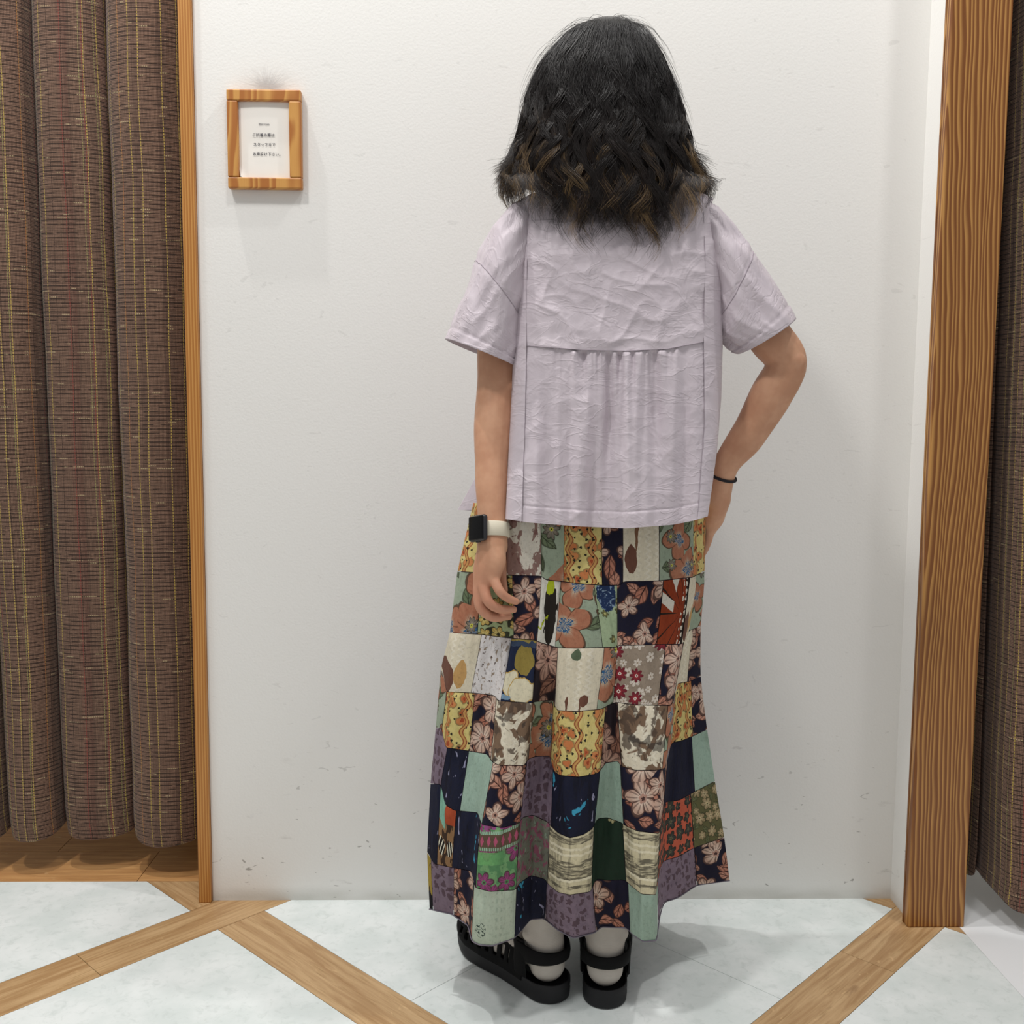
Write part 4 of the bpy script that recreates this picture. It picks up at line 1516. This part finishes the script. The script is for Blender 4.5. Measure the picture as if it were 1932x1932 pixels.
sl0 = lambda py: np.interp(py, *LX)
sl1 = lambda py: np.interp(py, [370, 480, 650, 800, 980], [998, 994, 993, 990, 984])
sr0 = lambda py: np.interp(py, [370, 480, 640, 800, 980], [1326, 1331, 1328, 1330, 1316])
sr1 = lambda py: np.interp(py, *RX)
topy = lambda px: np.interp(px, [970, 1000, 1090, 1145, 1240, 1330, 1368], [390, 366, 344, 340, 344, 366, 392])
yk, _ = panel('back_yoke', sl1, sr0, topy, lambda p: seam_y(p) + 0.5, 150, 150, lambda p, q: creases(p, q) * np.clip((q - 380) / 60, 0.2, 1) + 0.0008)
gp, GP = panel('gathered_panel', sl1, sr0, lambda p: seam_y(p) + 0.5, hem_y, 230, 170,
               lambda p, q: gathers(p, q) * np.clip(np.minimum(p - sl1(q), sr0(q) - p) / 14, 0, 1) + creases(p, q, 0.35) - 0.0012
               + 0.0012 * (np.clip((q - hem_y(p) + 30) / 2.5, 0, 1)) - 0.0014 * np.exp(-((q - hem_y(p) + 31) / 1.8) ** 2))
panel('side_panel', sl0, sl1, topy, hem_y, 26, 190, lambda p, q: creases(p * 1.4, q, 0.7) + 0.0016)
panel('side_panel', sr0, sr1, topy, hem_y, 26, 190, lambda p, q: creases(p * 1.4, q, 0.7) + 0.0016)


def seam(pxs, pys, lift, r=0.0007, name='seam'):
    P = back_pt(pxs, pys, lift)
    grid(name, tube_rings(P, np.full(len(pxs), r), 5, up=(0, 1, 0.1)), M_seam, blouse, closed=True)


q_ = np.linspace(996, 1325, 160)
seam(q_, seam_y(q_), creases(q_, seam_y(q_)) + 0.0006)
q_ = np.linspace(392, 965, 160)
seam(sl1(q_), q_, 0.0012)
seam(sr0(q_), q_, 0.0012)

# front of the blouse, its lower left corner standing out beyond the arm
nf_, nz_ = 60, 60
al_, v_ = np.meshgrid(np.linspace(0, np.pi, nf_), np.linspace(0, 1, nz_))
pyf = 372 + (972 - 372) * v_
ycf = np.interp(pyf, *YC)
Lc = at(sl0(pyf), pyf, ycf)
Rc = at(sr1(pyf), pyf, ycf)
run = np.clip(np.sin(al_) / 0.35, 0, 1)
cx_ = (Lc[..., 0] + Rc[..., 0]) / 2
hx_ = (Rc[..., 0] - Lc[..., 0]) / 2
fl = np.clip((v_ - 0.55) / 0.45, 0, 1) ** 1.3
X = cx_ - hx_ * np.sign(np.cos(al_)) * np.abs(np.cos(al_)) ** 0.35 * (1 - 0.012 * run) - 0.100 * fl * np.clip(np.cos(al_), 0, 1) * np.clip((np.sin(al_) - 0.30) / 0.12, 0, 1)
Y = ycf + 0.002 + (1.715 - ycf) * run + (0.05 + 0.07 * np.clip(v_ * 4, 0, 1)) * np.clip((np.sin(al_) - 0.3) / 0.7, 0, 1) ** 0.7 + 0.004 * pn(al_ * 6, v_ * 3, 2.0)
Z = (Lc[..., 2] + Rc[..., 2]) / 2 - 0.02 * v_ * np.sin(al_)
grid('front_panel', np.stack([X, Y, Z], -1), M_bl, blouse, uvs={'UVMap': np.stack([X * 1.2 + Y, Z], -1)})
# shoulders: cloth from the back neckline over to the front neckline, leaving the neck free
w_, t_ = np.meshgrid(np.linspace(0, 1, 70), np.linspace(0, 1, 26))
pxs = 986 + (1346 - 986) * w_
base_b = back_pt(pxs, topy(pxs) + 1.0, 0.001)
ends = np.abs(2 * w_ - 1)
base_f = base_b.copy()
base_f[..., 1] = 1.70 + (0.055 * (1 - ends ** 2.5))
nk = np.exp(-((w_ - 0.46) / 0.22) ** 4)
P = base_b * (1 - t_[..., None]) + base_f * t_[..., None]
P[..., 2] += 0.004 * np.sin(np.pi * t_)
r0 = np.hypot((P[..., 0] - 0.178) / 0.062, (P[..., 1] - 1.708) / 0.058)
skp = (r0[:-1, :-1] < 0.92)
grid('shoulder_yoke', P, M_bl, blouse, uvs={'UVMap': np.stack([P[..., 0], P[..., 1] + P[..., 2]], -1)}, skip=skp)


def sleeve(centres, rad, label, seed, ndir):
    """loft of slanted rings from the shoulder to the open cuff"""
    c = np.array(centres)
    nr, na_ = 70, 96
    tt = np.linspace(0, len(c) - 1, nr)
    ci = np.stack([np.interp(tt, range(len(c)), c[:, k]) for k in range(3)], 1)
    for k in range(3):
        ci[:, k] = smooth1(ci[:, k], 5)
    ax1 = np.stack([np.interp(tt, range(len(c)), np.array([r_[0][k] for r_ in rad])) for k in range(3)], 1)
    dep = np.interp(tt, range(len(c)), [r_[1] for r_ in rad])
    th_ = np.linspace(0, 2 * np.pi, na_, endpoint=False)
    P = ci[:, None] + np.cos(th_)[None, :, None] * ax1[:, None] + np.sin(th_)[None, :, None] * (dep[:, None] * np.array([0, -1.0, 0]))[:, None]
    f = np.linspace(0, 1, nr)[:, None]
    n = np.cos(th_)[None, :, None] * ax1[:, None] + np.sin(th_)[None, :, None] * (dep[:, None] * np.array([0, -1.0, 0]))[:, None]
    n = n / np.linalg.norm(n, axis=-1, keepdims=True)
    A = np.cos(th_)[None, :] * 1.6
    B = np.sin(th_)[None, :] * 1.6
    d = ridge(A * 1.3 + f * 2.2 + seed, B * 1.3 - f * 1.4, seed) * 0.0032 + fbm(A * 1.1 + seed, B * 1.1, f * 3.5, 3) * 0.0062
    d = d * np.clip(f * 4, 0.3, 1) * np.clip((1.02 - f) * 8, 0.25, 1)
    d = d + 0.0022 * np.exp(-np.clip(f - 0.515, 0, None) / 0.06) * pn(th_[None, :] * 5.0 + seed, f * 2.0, seed) * (f > 0.515)
    d = d - 0.0022 * np.exp(-((f - 0.51) / 0.02) ** 2)
    d = d + 0.0012 * (f > 0.90) - 0.0015 * np.exp(-((f - 0.895) / 0.012) ** 2)
    P = P + n * d[..., None]
    # turn the cuff edge inward
    last = P[-1] - n[-1] * 0.0025
    P = np.concatenate([P, last[None], (ci[-8][None] + (last - ci[-1][None]) * 0.985)[None]], 0)
    L = np.concatenate([np.linspace(0, 0.26, nr), [0.262, 0.24]])
    uv_ = np.stack(np.broadcast_arrays(th_[None, :] * 0.075, L[:, None]), -1)
    o = grid('sleeve', P, M_bl, blouse, closed=True, uvs={'UVMap': uv_})
    ring_ = P[36] + n[36] * 0.0004
    ring_ = np.concatenate([ring_, ring_[:1]])
    grid('armhole_seam', tube_rings(ring_, np.full(len(ring_), 0.0008), 5, up=P[45].mean(0) - P[30].mean(0)), M_seam, blouse, closed=True)
    return o


def edge_pair(pa, pb, Y, dep):
    a, b = at(pa[0], pa[1], Y), at(pb[0], pb[1], Y)
    return (a + b) / 2, ((b - a) / 2, dep)


def build_sleeve(pairs, seed, lab):
    cs, rs = [], []
    for pa, pb, Y, dep in pairs:
        c, r_ = edge_pair(pa, pb, Y, dep)
        cs.append(c)
        rs.append(r_)
    return sleeve(cs, rs, lab, seed, None)


build_sleeve([((1000, 372), (1022, 420), 1.702, 0.030), ((968, 386), (1010, 505), 1.700, 0.058), ((930, 424), (1000, 560), 1.696, 0.072), ((900, 484), (985, 600), 1.692, 0.078),
              ((878, 552), (980, 645), 1.686, 0.076), ((856, 605), (976, 672), 1.682, 0.076), ((840, 642), (972, 694), 1.679, 0.076)], 2.0, 'l')
build_sleeve([((1322, 374), (1300, 420), 1.702, 0.030), ((1352, 392), (1320, 510), 1.700, 0.058), ((1380, 425), (1338, 560), 1.696, 0.068), ((1408, 466), (1348, 600), 1.690, 0.074),
              ((1442, 520), (1358, 636), 1.684, 0.072), ((1468, 562), (1376, 655), 1.678, 0.067), ((1497, 604), (1400, 668), 1.672, 0.064)], 5.0, 'r')
# dropped shoulder seams
for pts, Y0 in (([(906, 478), (918, 490), (932, 520), (952, 550), (970, 575)], 1.0), ([(1398, 458), (1384, 468), (1374, 490), (1368, 530), (1364, 570)], 1.0)):
    pass

# ------------------------------------------------------------------ watch and hair tie
watch = link(bpy.data.objects.new('wristwatch', None), person)
watch['label'] = 'black square smartwatch with cream strap on the hanging wrist'
wc = A3(929, 1001, 1.6015)
axis = A3(929, 1030, 1.594) - A3(929, 970, 1.608)
axis /= np.linalg.norm(axis)
nrm = np.array([-0.70, -0.71, 0.0])
nrm -= axis * (nrm @ axis)
nrm /= np.linalg.norm(nrm)
side = np.cross(axis, nrm)
M_strap = flat('cream_silicone', 'd8d0bb', 0.6)
M_case = flat('dark_aluminium', '1a1b20', 0.35, 0.6)
M_glass = flat('black_screen', '020203', 0.15, 0.25)
th = np.linspace(0, 2 * np.pi, 72, endpoint=False)
rr = np.interp(np.abs(((th + np.pi) % (2 * np.pi)) - np.pi), [0, 0.5, 1.0, np.pi], [0.0265, 0.0258, 0.0252, 0.0248])
rows_ = []
for h_, o_ in ((-0.0115, -0.0008), (-0.0115, 0.0012), (-0.0105, 0.0022), (0.0105, 0.0022), (0.0115, 0.0012), (0.0115, -0.0008), (-0.0115, -0.0008)):
    rows_.append(wc + axis * h_ + ((rr + o_) * np.cos(th))[:, None] * nrm + ((rr + o_) * np.sin(th))[:, None] * side)
grid('strap', np.array(rows_), M_strap, watch, closed=True)


def rbox(name, c, hs, mat, parent, bev):
    o = box(name, [-h for h in hs], hs, mat, parent, bevel=bev, seg=4)
    R_ = Matrix((side, axis, nrm)).transposed().to_4x4()
    R_.translation = c
    o.data.transform(R_)
    o.data.polygons.foreach_set('use_smooth', np.ones(len(o.data.polygons), bool))
    return o


rbox('case', wc + nrm * 0.0305, (0.0180, 0.0208, 0.0052), M_case, watch, 0.0050)
rbox('screen', wc + nrm * 0.0352, (0.0160, 0.0188, 0.0022), M_glass, watch, 0.0020)
rbox('side_button', wc + nrm * 0.0305 + side * 0.0184 - axis * 0.006, (0.0012, 0.0035, 0.0022), M_case, watch, 0.0008)
rbox('crown', wc + nrm * 0.0305 + axis * 0.0212, (0.004, 0.001, 0.002), M_case, watch, 0.0006)

tie_c = A3(1362, 897, 1.721)
tax = A3(1352, 940, 1.735) - A3(1385, 850, 1.708)
tax /= np.linalg.norm(tax)
e1 = np.cross(tax, (0, 1, 0))
e1 /= np.linalg.norm(e1)
e2 = np.cross(tax, e1)
th = np.linspace(0, 2 * np.pi, 60, endpoint=False)
ring = tie_c + 0.0243 * (np.cos(th)[:, None] * e1 + np.sin(th)[:, None] * e2)
ring = np.concatenate([ring, ring[:1]])
grid('hair_tie', tube_rings(ring, np.full(61, 0.0025), 10, up=tax), flat('black_elastic', '16121a', 0.8), person, closed=True)

# ------------------------------------------------------------------ hair
def mat_hair():
    t = T('dark_wavy_hair')
    tint, v = t.uv()
    base = t.mix(t.smooth(0.1, 0.9, v), lin('100d0e'), lin('18110f'))
    tip = t.smooth(0.58, 1.0, v)
    col = t.mix(tip * t.smooth(0.25, 0.9, tint) * 0.95, base, t.mix(t.smooth(0.72, 0.95, tint), lin('35261e'), lin('7f6644')))
    return t.done(col, 0.38, None, 0.4)


M_hair = mat_hair()
SIL = np.array([(40, 1146, 1146), (47, 1108, 1186), (60, 1076, 1214), (75, 1058, 1230), (112, 1023, 1253), (149, 1003, 1268), (186, 989, 1283), (224, 982, 1294),
                (261, 971, 1302), (298, 962, 1310), (335, 952, 1322), (373, 952, 1330), (420, 965, 1322), (470, 985, 1305), (540, 1000, 1290)], float)
YH = 1.700
cz = at(SIL[:, 0] * 0 + 1146, SIL[:, 0], np.full(len(SIL), YH))[:, 2]
xl_ = at(SIL[:, 1], SIL[:, 0], np.full(len(SIL), YH))[:, 0]
xr_ = at(SIL[:, 2], SIL[:, 0], np.full(len(SIL), YH))[:, 0]
hx = (xr_ - xl_) / 2 * 0.965
hcx = (xr_ + xl_) / 2
dby = np.interp(np.arange(len(SIL)), [0, 1, 2, 3, 5, 7, 9, 11, 12, 14], [0, 0.030, 0.055, 0.070, 0.094, 0.106, 0.112, 0.112, 0.112, 0.112])
# arc length along the side profile, finely resampled
zz_ = np.concatenate([np.linspace(cz[0], cz[3], 40), np.linspace(cz[3], cz[-1], 120)[1:]])
o_ = np.argsort(cz)
HX, HC, HD = (np.interp(zz_, cz[o_], a[o_]) for a in (hx, hcx, dby))
HX, HC, HD = smooth1(HX, 4), smooth1(HC, 6), smooth1(HD, 4)
HX[:2] = HX[:2] * [0, 0.5]
HD[:2] = HD[:2] * [0, 0.5]
arc = np.concatenate([[0], np.cumsum(np.hypot(np.diff(zz_), np.diff((HX + HD) / 2)))])


def hair_pt(a, phi, lay):
    """a: arc length from the crown, phi: 0 = straight back, lay: layer scale"""
    z = np.interp(a, arc, zz_)
    x = np.interp(a, arc, HC) + np.sin(phi) * np.interp(a, arc, HX) * lay
    y = YH - np.cos(phi) * np.interp(a, arc, HD) * lay
    return x, y, z


# solid core under the strands
aa, pp = np.meshgrid(np.linspace(0.004, np.interp(-1.37, -zz_, arc), 60), np.linspace(-2.25, 2.25, 90), indexing='ij')
x, y, z = hair_pt(aa, pp, 0.83)
z = z - 0.006
core = grid('hair', np.stack([x, y, z], -1), M_hair, person, uvs={'UVMap': np.stack([aa * 0, aa * 0.5], -1)})
core['label'] = 'dark shoulder-length wavy hair with lighter brown ends'
md = core.modifiers.new('thick', 'SOLIDIFY')
md.thickness = 0.01

NL, SPL, NT = 330, 34, 25
vsA, fsA, uvA = [], [], []
t_ = np.linspace(0, 1, NT)
tri = np.arange(3) * 2 * np.pi / 3


def add_strands(x, y, z, rad, tint, store):
    """x,y,z (N, NT): three-sided tapered hairs"""
    P = np.stack([x, y, z], -1)
    tan = np.gradient(P, axis=1)
    tan /= np.linalg.norm(tan, axis=-1, keepdims=True) + 1e-9
    a = np.cross(tan, np.array([0.3, -1.0, 0.2]))
    a /= np.linalg.norm(a, axis=-1, keepdims=True) + 1e-9
    b = np.cross(tan, a)
    r = rad[:, None] * np.interp(t_, [0, 0.08, 0.7, 1], [0.7, 1, 0.85, 0.2])[None]
    V = P[:, :, None] + r[..., None, None] * (np.cos(tri)[None, None, :, None] * a[:, :, None] + np.sin(tri)[None, None, :, None] * b[:, :, None])
    N = len(x)
    base = store['n'] + (np.arange(N) * NT * 3)[:, None, None]
    i = np.arange(NT - 1)[None, :, None] * 3
    k = np.arange(3)[None, None, :]
    k2 = (k + 1) % 3
    q = np.stack([base + i + k, base + i + k2, base + i + 3 + k2, base + i + 3 + k], -1).reshape(-1, 4)
    store['v'].append(V.reshape(-1, 3))
    store['f'].append(q)
    uv = np.stack(np.broadcast_arrays(tint[:, None, None], t_[None, :, None] + 0 * tri[None, None]), -1)
    store['u'].append(uv.reshape(-1, 2))
    store['n'] += N * NT * 3


def strand_object(store, name, parent):
    V = np.concatenate(store['v']).astype(np.float32)
    Q = np.concatenate(store['f']).astype(np.int32)
    U = np.concatenate(store['u']).astype(np.float32)
    me = bpy.data.meshes.new(name)
    me.vertices.add(len(V))
    me.vertices.foreach_set('co', V.ravel())
    me.loops.add(Q.size)
    me.loops.foreach_set('vertex_index', Q.ravel())
    me.polygons.add(len(Q))
    me.polygons.foreach_set('loop_start', np.arange(len(Q), dtype=np.int32) * 4)
    me.polygons.foreach_set('use_smooth', np.ones(len(Q), bool))
    lay = me.uv_layers.new(name='UVMap')
    lay.data.foreach_set('uv', U[Q.ravel()].ravel())
    me.materials.append(M_hair)
    me.update(calc_edges=True)
    return link(bpy.data.objects.new(name, me), parent)


store = {'v': [], 'f': [], 'u': [], 'n': 0}
for L in range(NL):
    phi0 = rng.uniform(-1.95, 1.95)
    lay = rng.choice([1.0, 0.985, 0.965, 0.94])
    # how far the lock hangs: longest behind the shoulder blades, shorter at the sides
    xx = math.sin(phi0)
    zend = 1.312 + 0.044 * min(abs(phi0) / 1.2, 1.0) ** 1.6 + rng.normal(0, 0.016) + (1 - lay) * 0.1
    zend -= 0.034 * math.exp(-((xx + 0.30) / 0.16) ** 2) + 0.046 * math.exp(-((xx - 0.50) / 0.15) ** 2)
    if L >= 270:                                                   # under layer filling the sides and nape
        lay = rng.uniform(0.84, 0.92)
        zend = rng.uniform(1.335, 1.365)
    a_end = float(np.interp(-zend, -zz_, arc))
    a0 = rng.uniform(0.0, 0.09) * rng.uniform(0.2, 1)
    amp = rng.uniform(0.007, 0.019)
    wl = rng.uniform(0.075, 0.13)
    hand = rng.choice([-1.0, 1.0])
    ph = rng.uniform(0, 6.28)
    flip = np.clip((abs(phi0) - 0.75) / 0.5, 0, 1) * rng.uniform(0.3, 1.2)
    tintL = rng.uniform(0, 1) ** 1.4 if abs(phi0) < 0.9 else rng.uniform(0.15, 1)
    n = SPL
    da = rng.normal(0, 0.085, n)
    dl = rng.normal(0, 0.012, n)
    ds = rng.normal(0, 1.0, n)
    a = (a0 + np.abs(rng.normal(0, 0.012, n)))[:, None] + (a_end - a0 + rng.normal(0, 0.010, n))[:, None] * t_[None]
    sp_ = 1.0 - 0.80 * np.clip(t_ * 1.5, 0, 1) ** 1.0 + 0.25 * np.clip((t_ - 0.85) / 0.15, 0, 1)                                   # clumping towards the tip
    grow = np.clip((t_ - 0.06) / 0.6, 0, 1) ** 1.2
    wob = np.sin(2 * np.pi * a / wl + ph + 0.25 * ds[:, None]) * (amp * grow)[None]
    wob2 = np.cos(2 * np.pi * a / wl + ph) * (amp * 0.9 * grow)[None]
    frz = 0.0024 * np.sin(a * 260 + ds[:, None] * 9) * grow[None]
    hxr = np.interp(a, arc, HX).clip(0.03, None)
    phi = phi0 + da[:, None] * sp_[None] + (wob + frz) / hxr
    layv = lay + dl[:, None] * sp_[None] + wob2 * 2.8 * hand
    layv = layv + (flip * 0.12) * (np.clip((t_ - 0.72) / 0.28, 0, 1) ** 2)[None] * (1 + 0.2 * ds[:, None])
    x, y, z = hair_pt(a, phi, layv)
    z = z + (flip * 0.016) * (np.clip((t_ - 0.8) / 0.2, 0, 1) ** 2)[None]
    # rest on the back of the blouse
    y = np.where((z < 1.36) & (np.cos(phi) > 0.3), np.minimum(y, 1.598 + 0.25 * (z - 1.28)), y)
    add_strands(x, y, z, rng.uniform(0.00032, 0.00062, n), np.clip(tintL + rng.normal(0, 0.12, n), 0, 1), store)
# flyaways
n = 330
ph0 = rng.uniform(-1.9, 1.9, n)
a0 = rng.uniform(0.0, 0.16, n)
ln = rng.uniform(0.05, 0.20, n)
a = np.clip(a0[:, None] + ln[:, None] * t_[None], 0, arc[-1] * 0.93)
lift = rng.uniform(0.02, 0.14, n) * rng.uniform(0.3, 1, n)
lay = 1.0 + lift[:, None] * np.sin(np.pi * 0.62 * t_)[None]
phi = ph0[:, None] + (0.10 * np.sin(a * rng.uniform(30, 90, n)[:, None] + ph0[:, None] * 9)) * t_[None]
x, y, z = hair_pt(a, phi, lay)
z = z + (lift[:, None] * 0.10 * np.sin(np.pi * 0.8 * t_)[None]) * (a0 < 0.08)[:, None]
add_strands(x, y, z, rng.uniform(0.00014, 0.00026, n), rng.uniform(0, 0.6, n), store)
st_o = strand_object(store, 'strands', core)
st_o['kind'] = 'stuff'
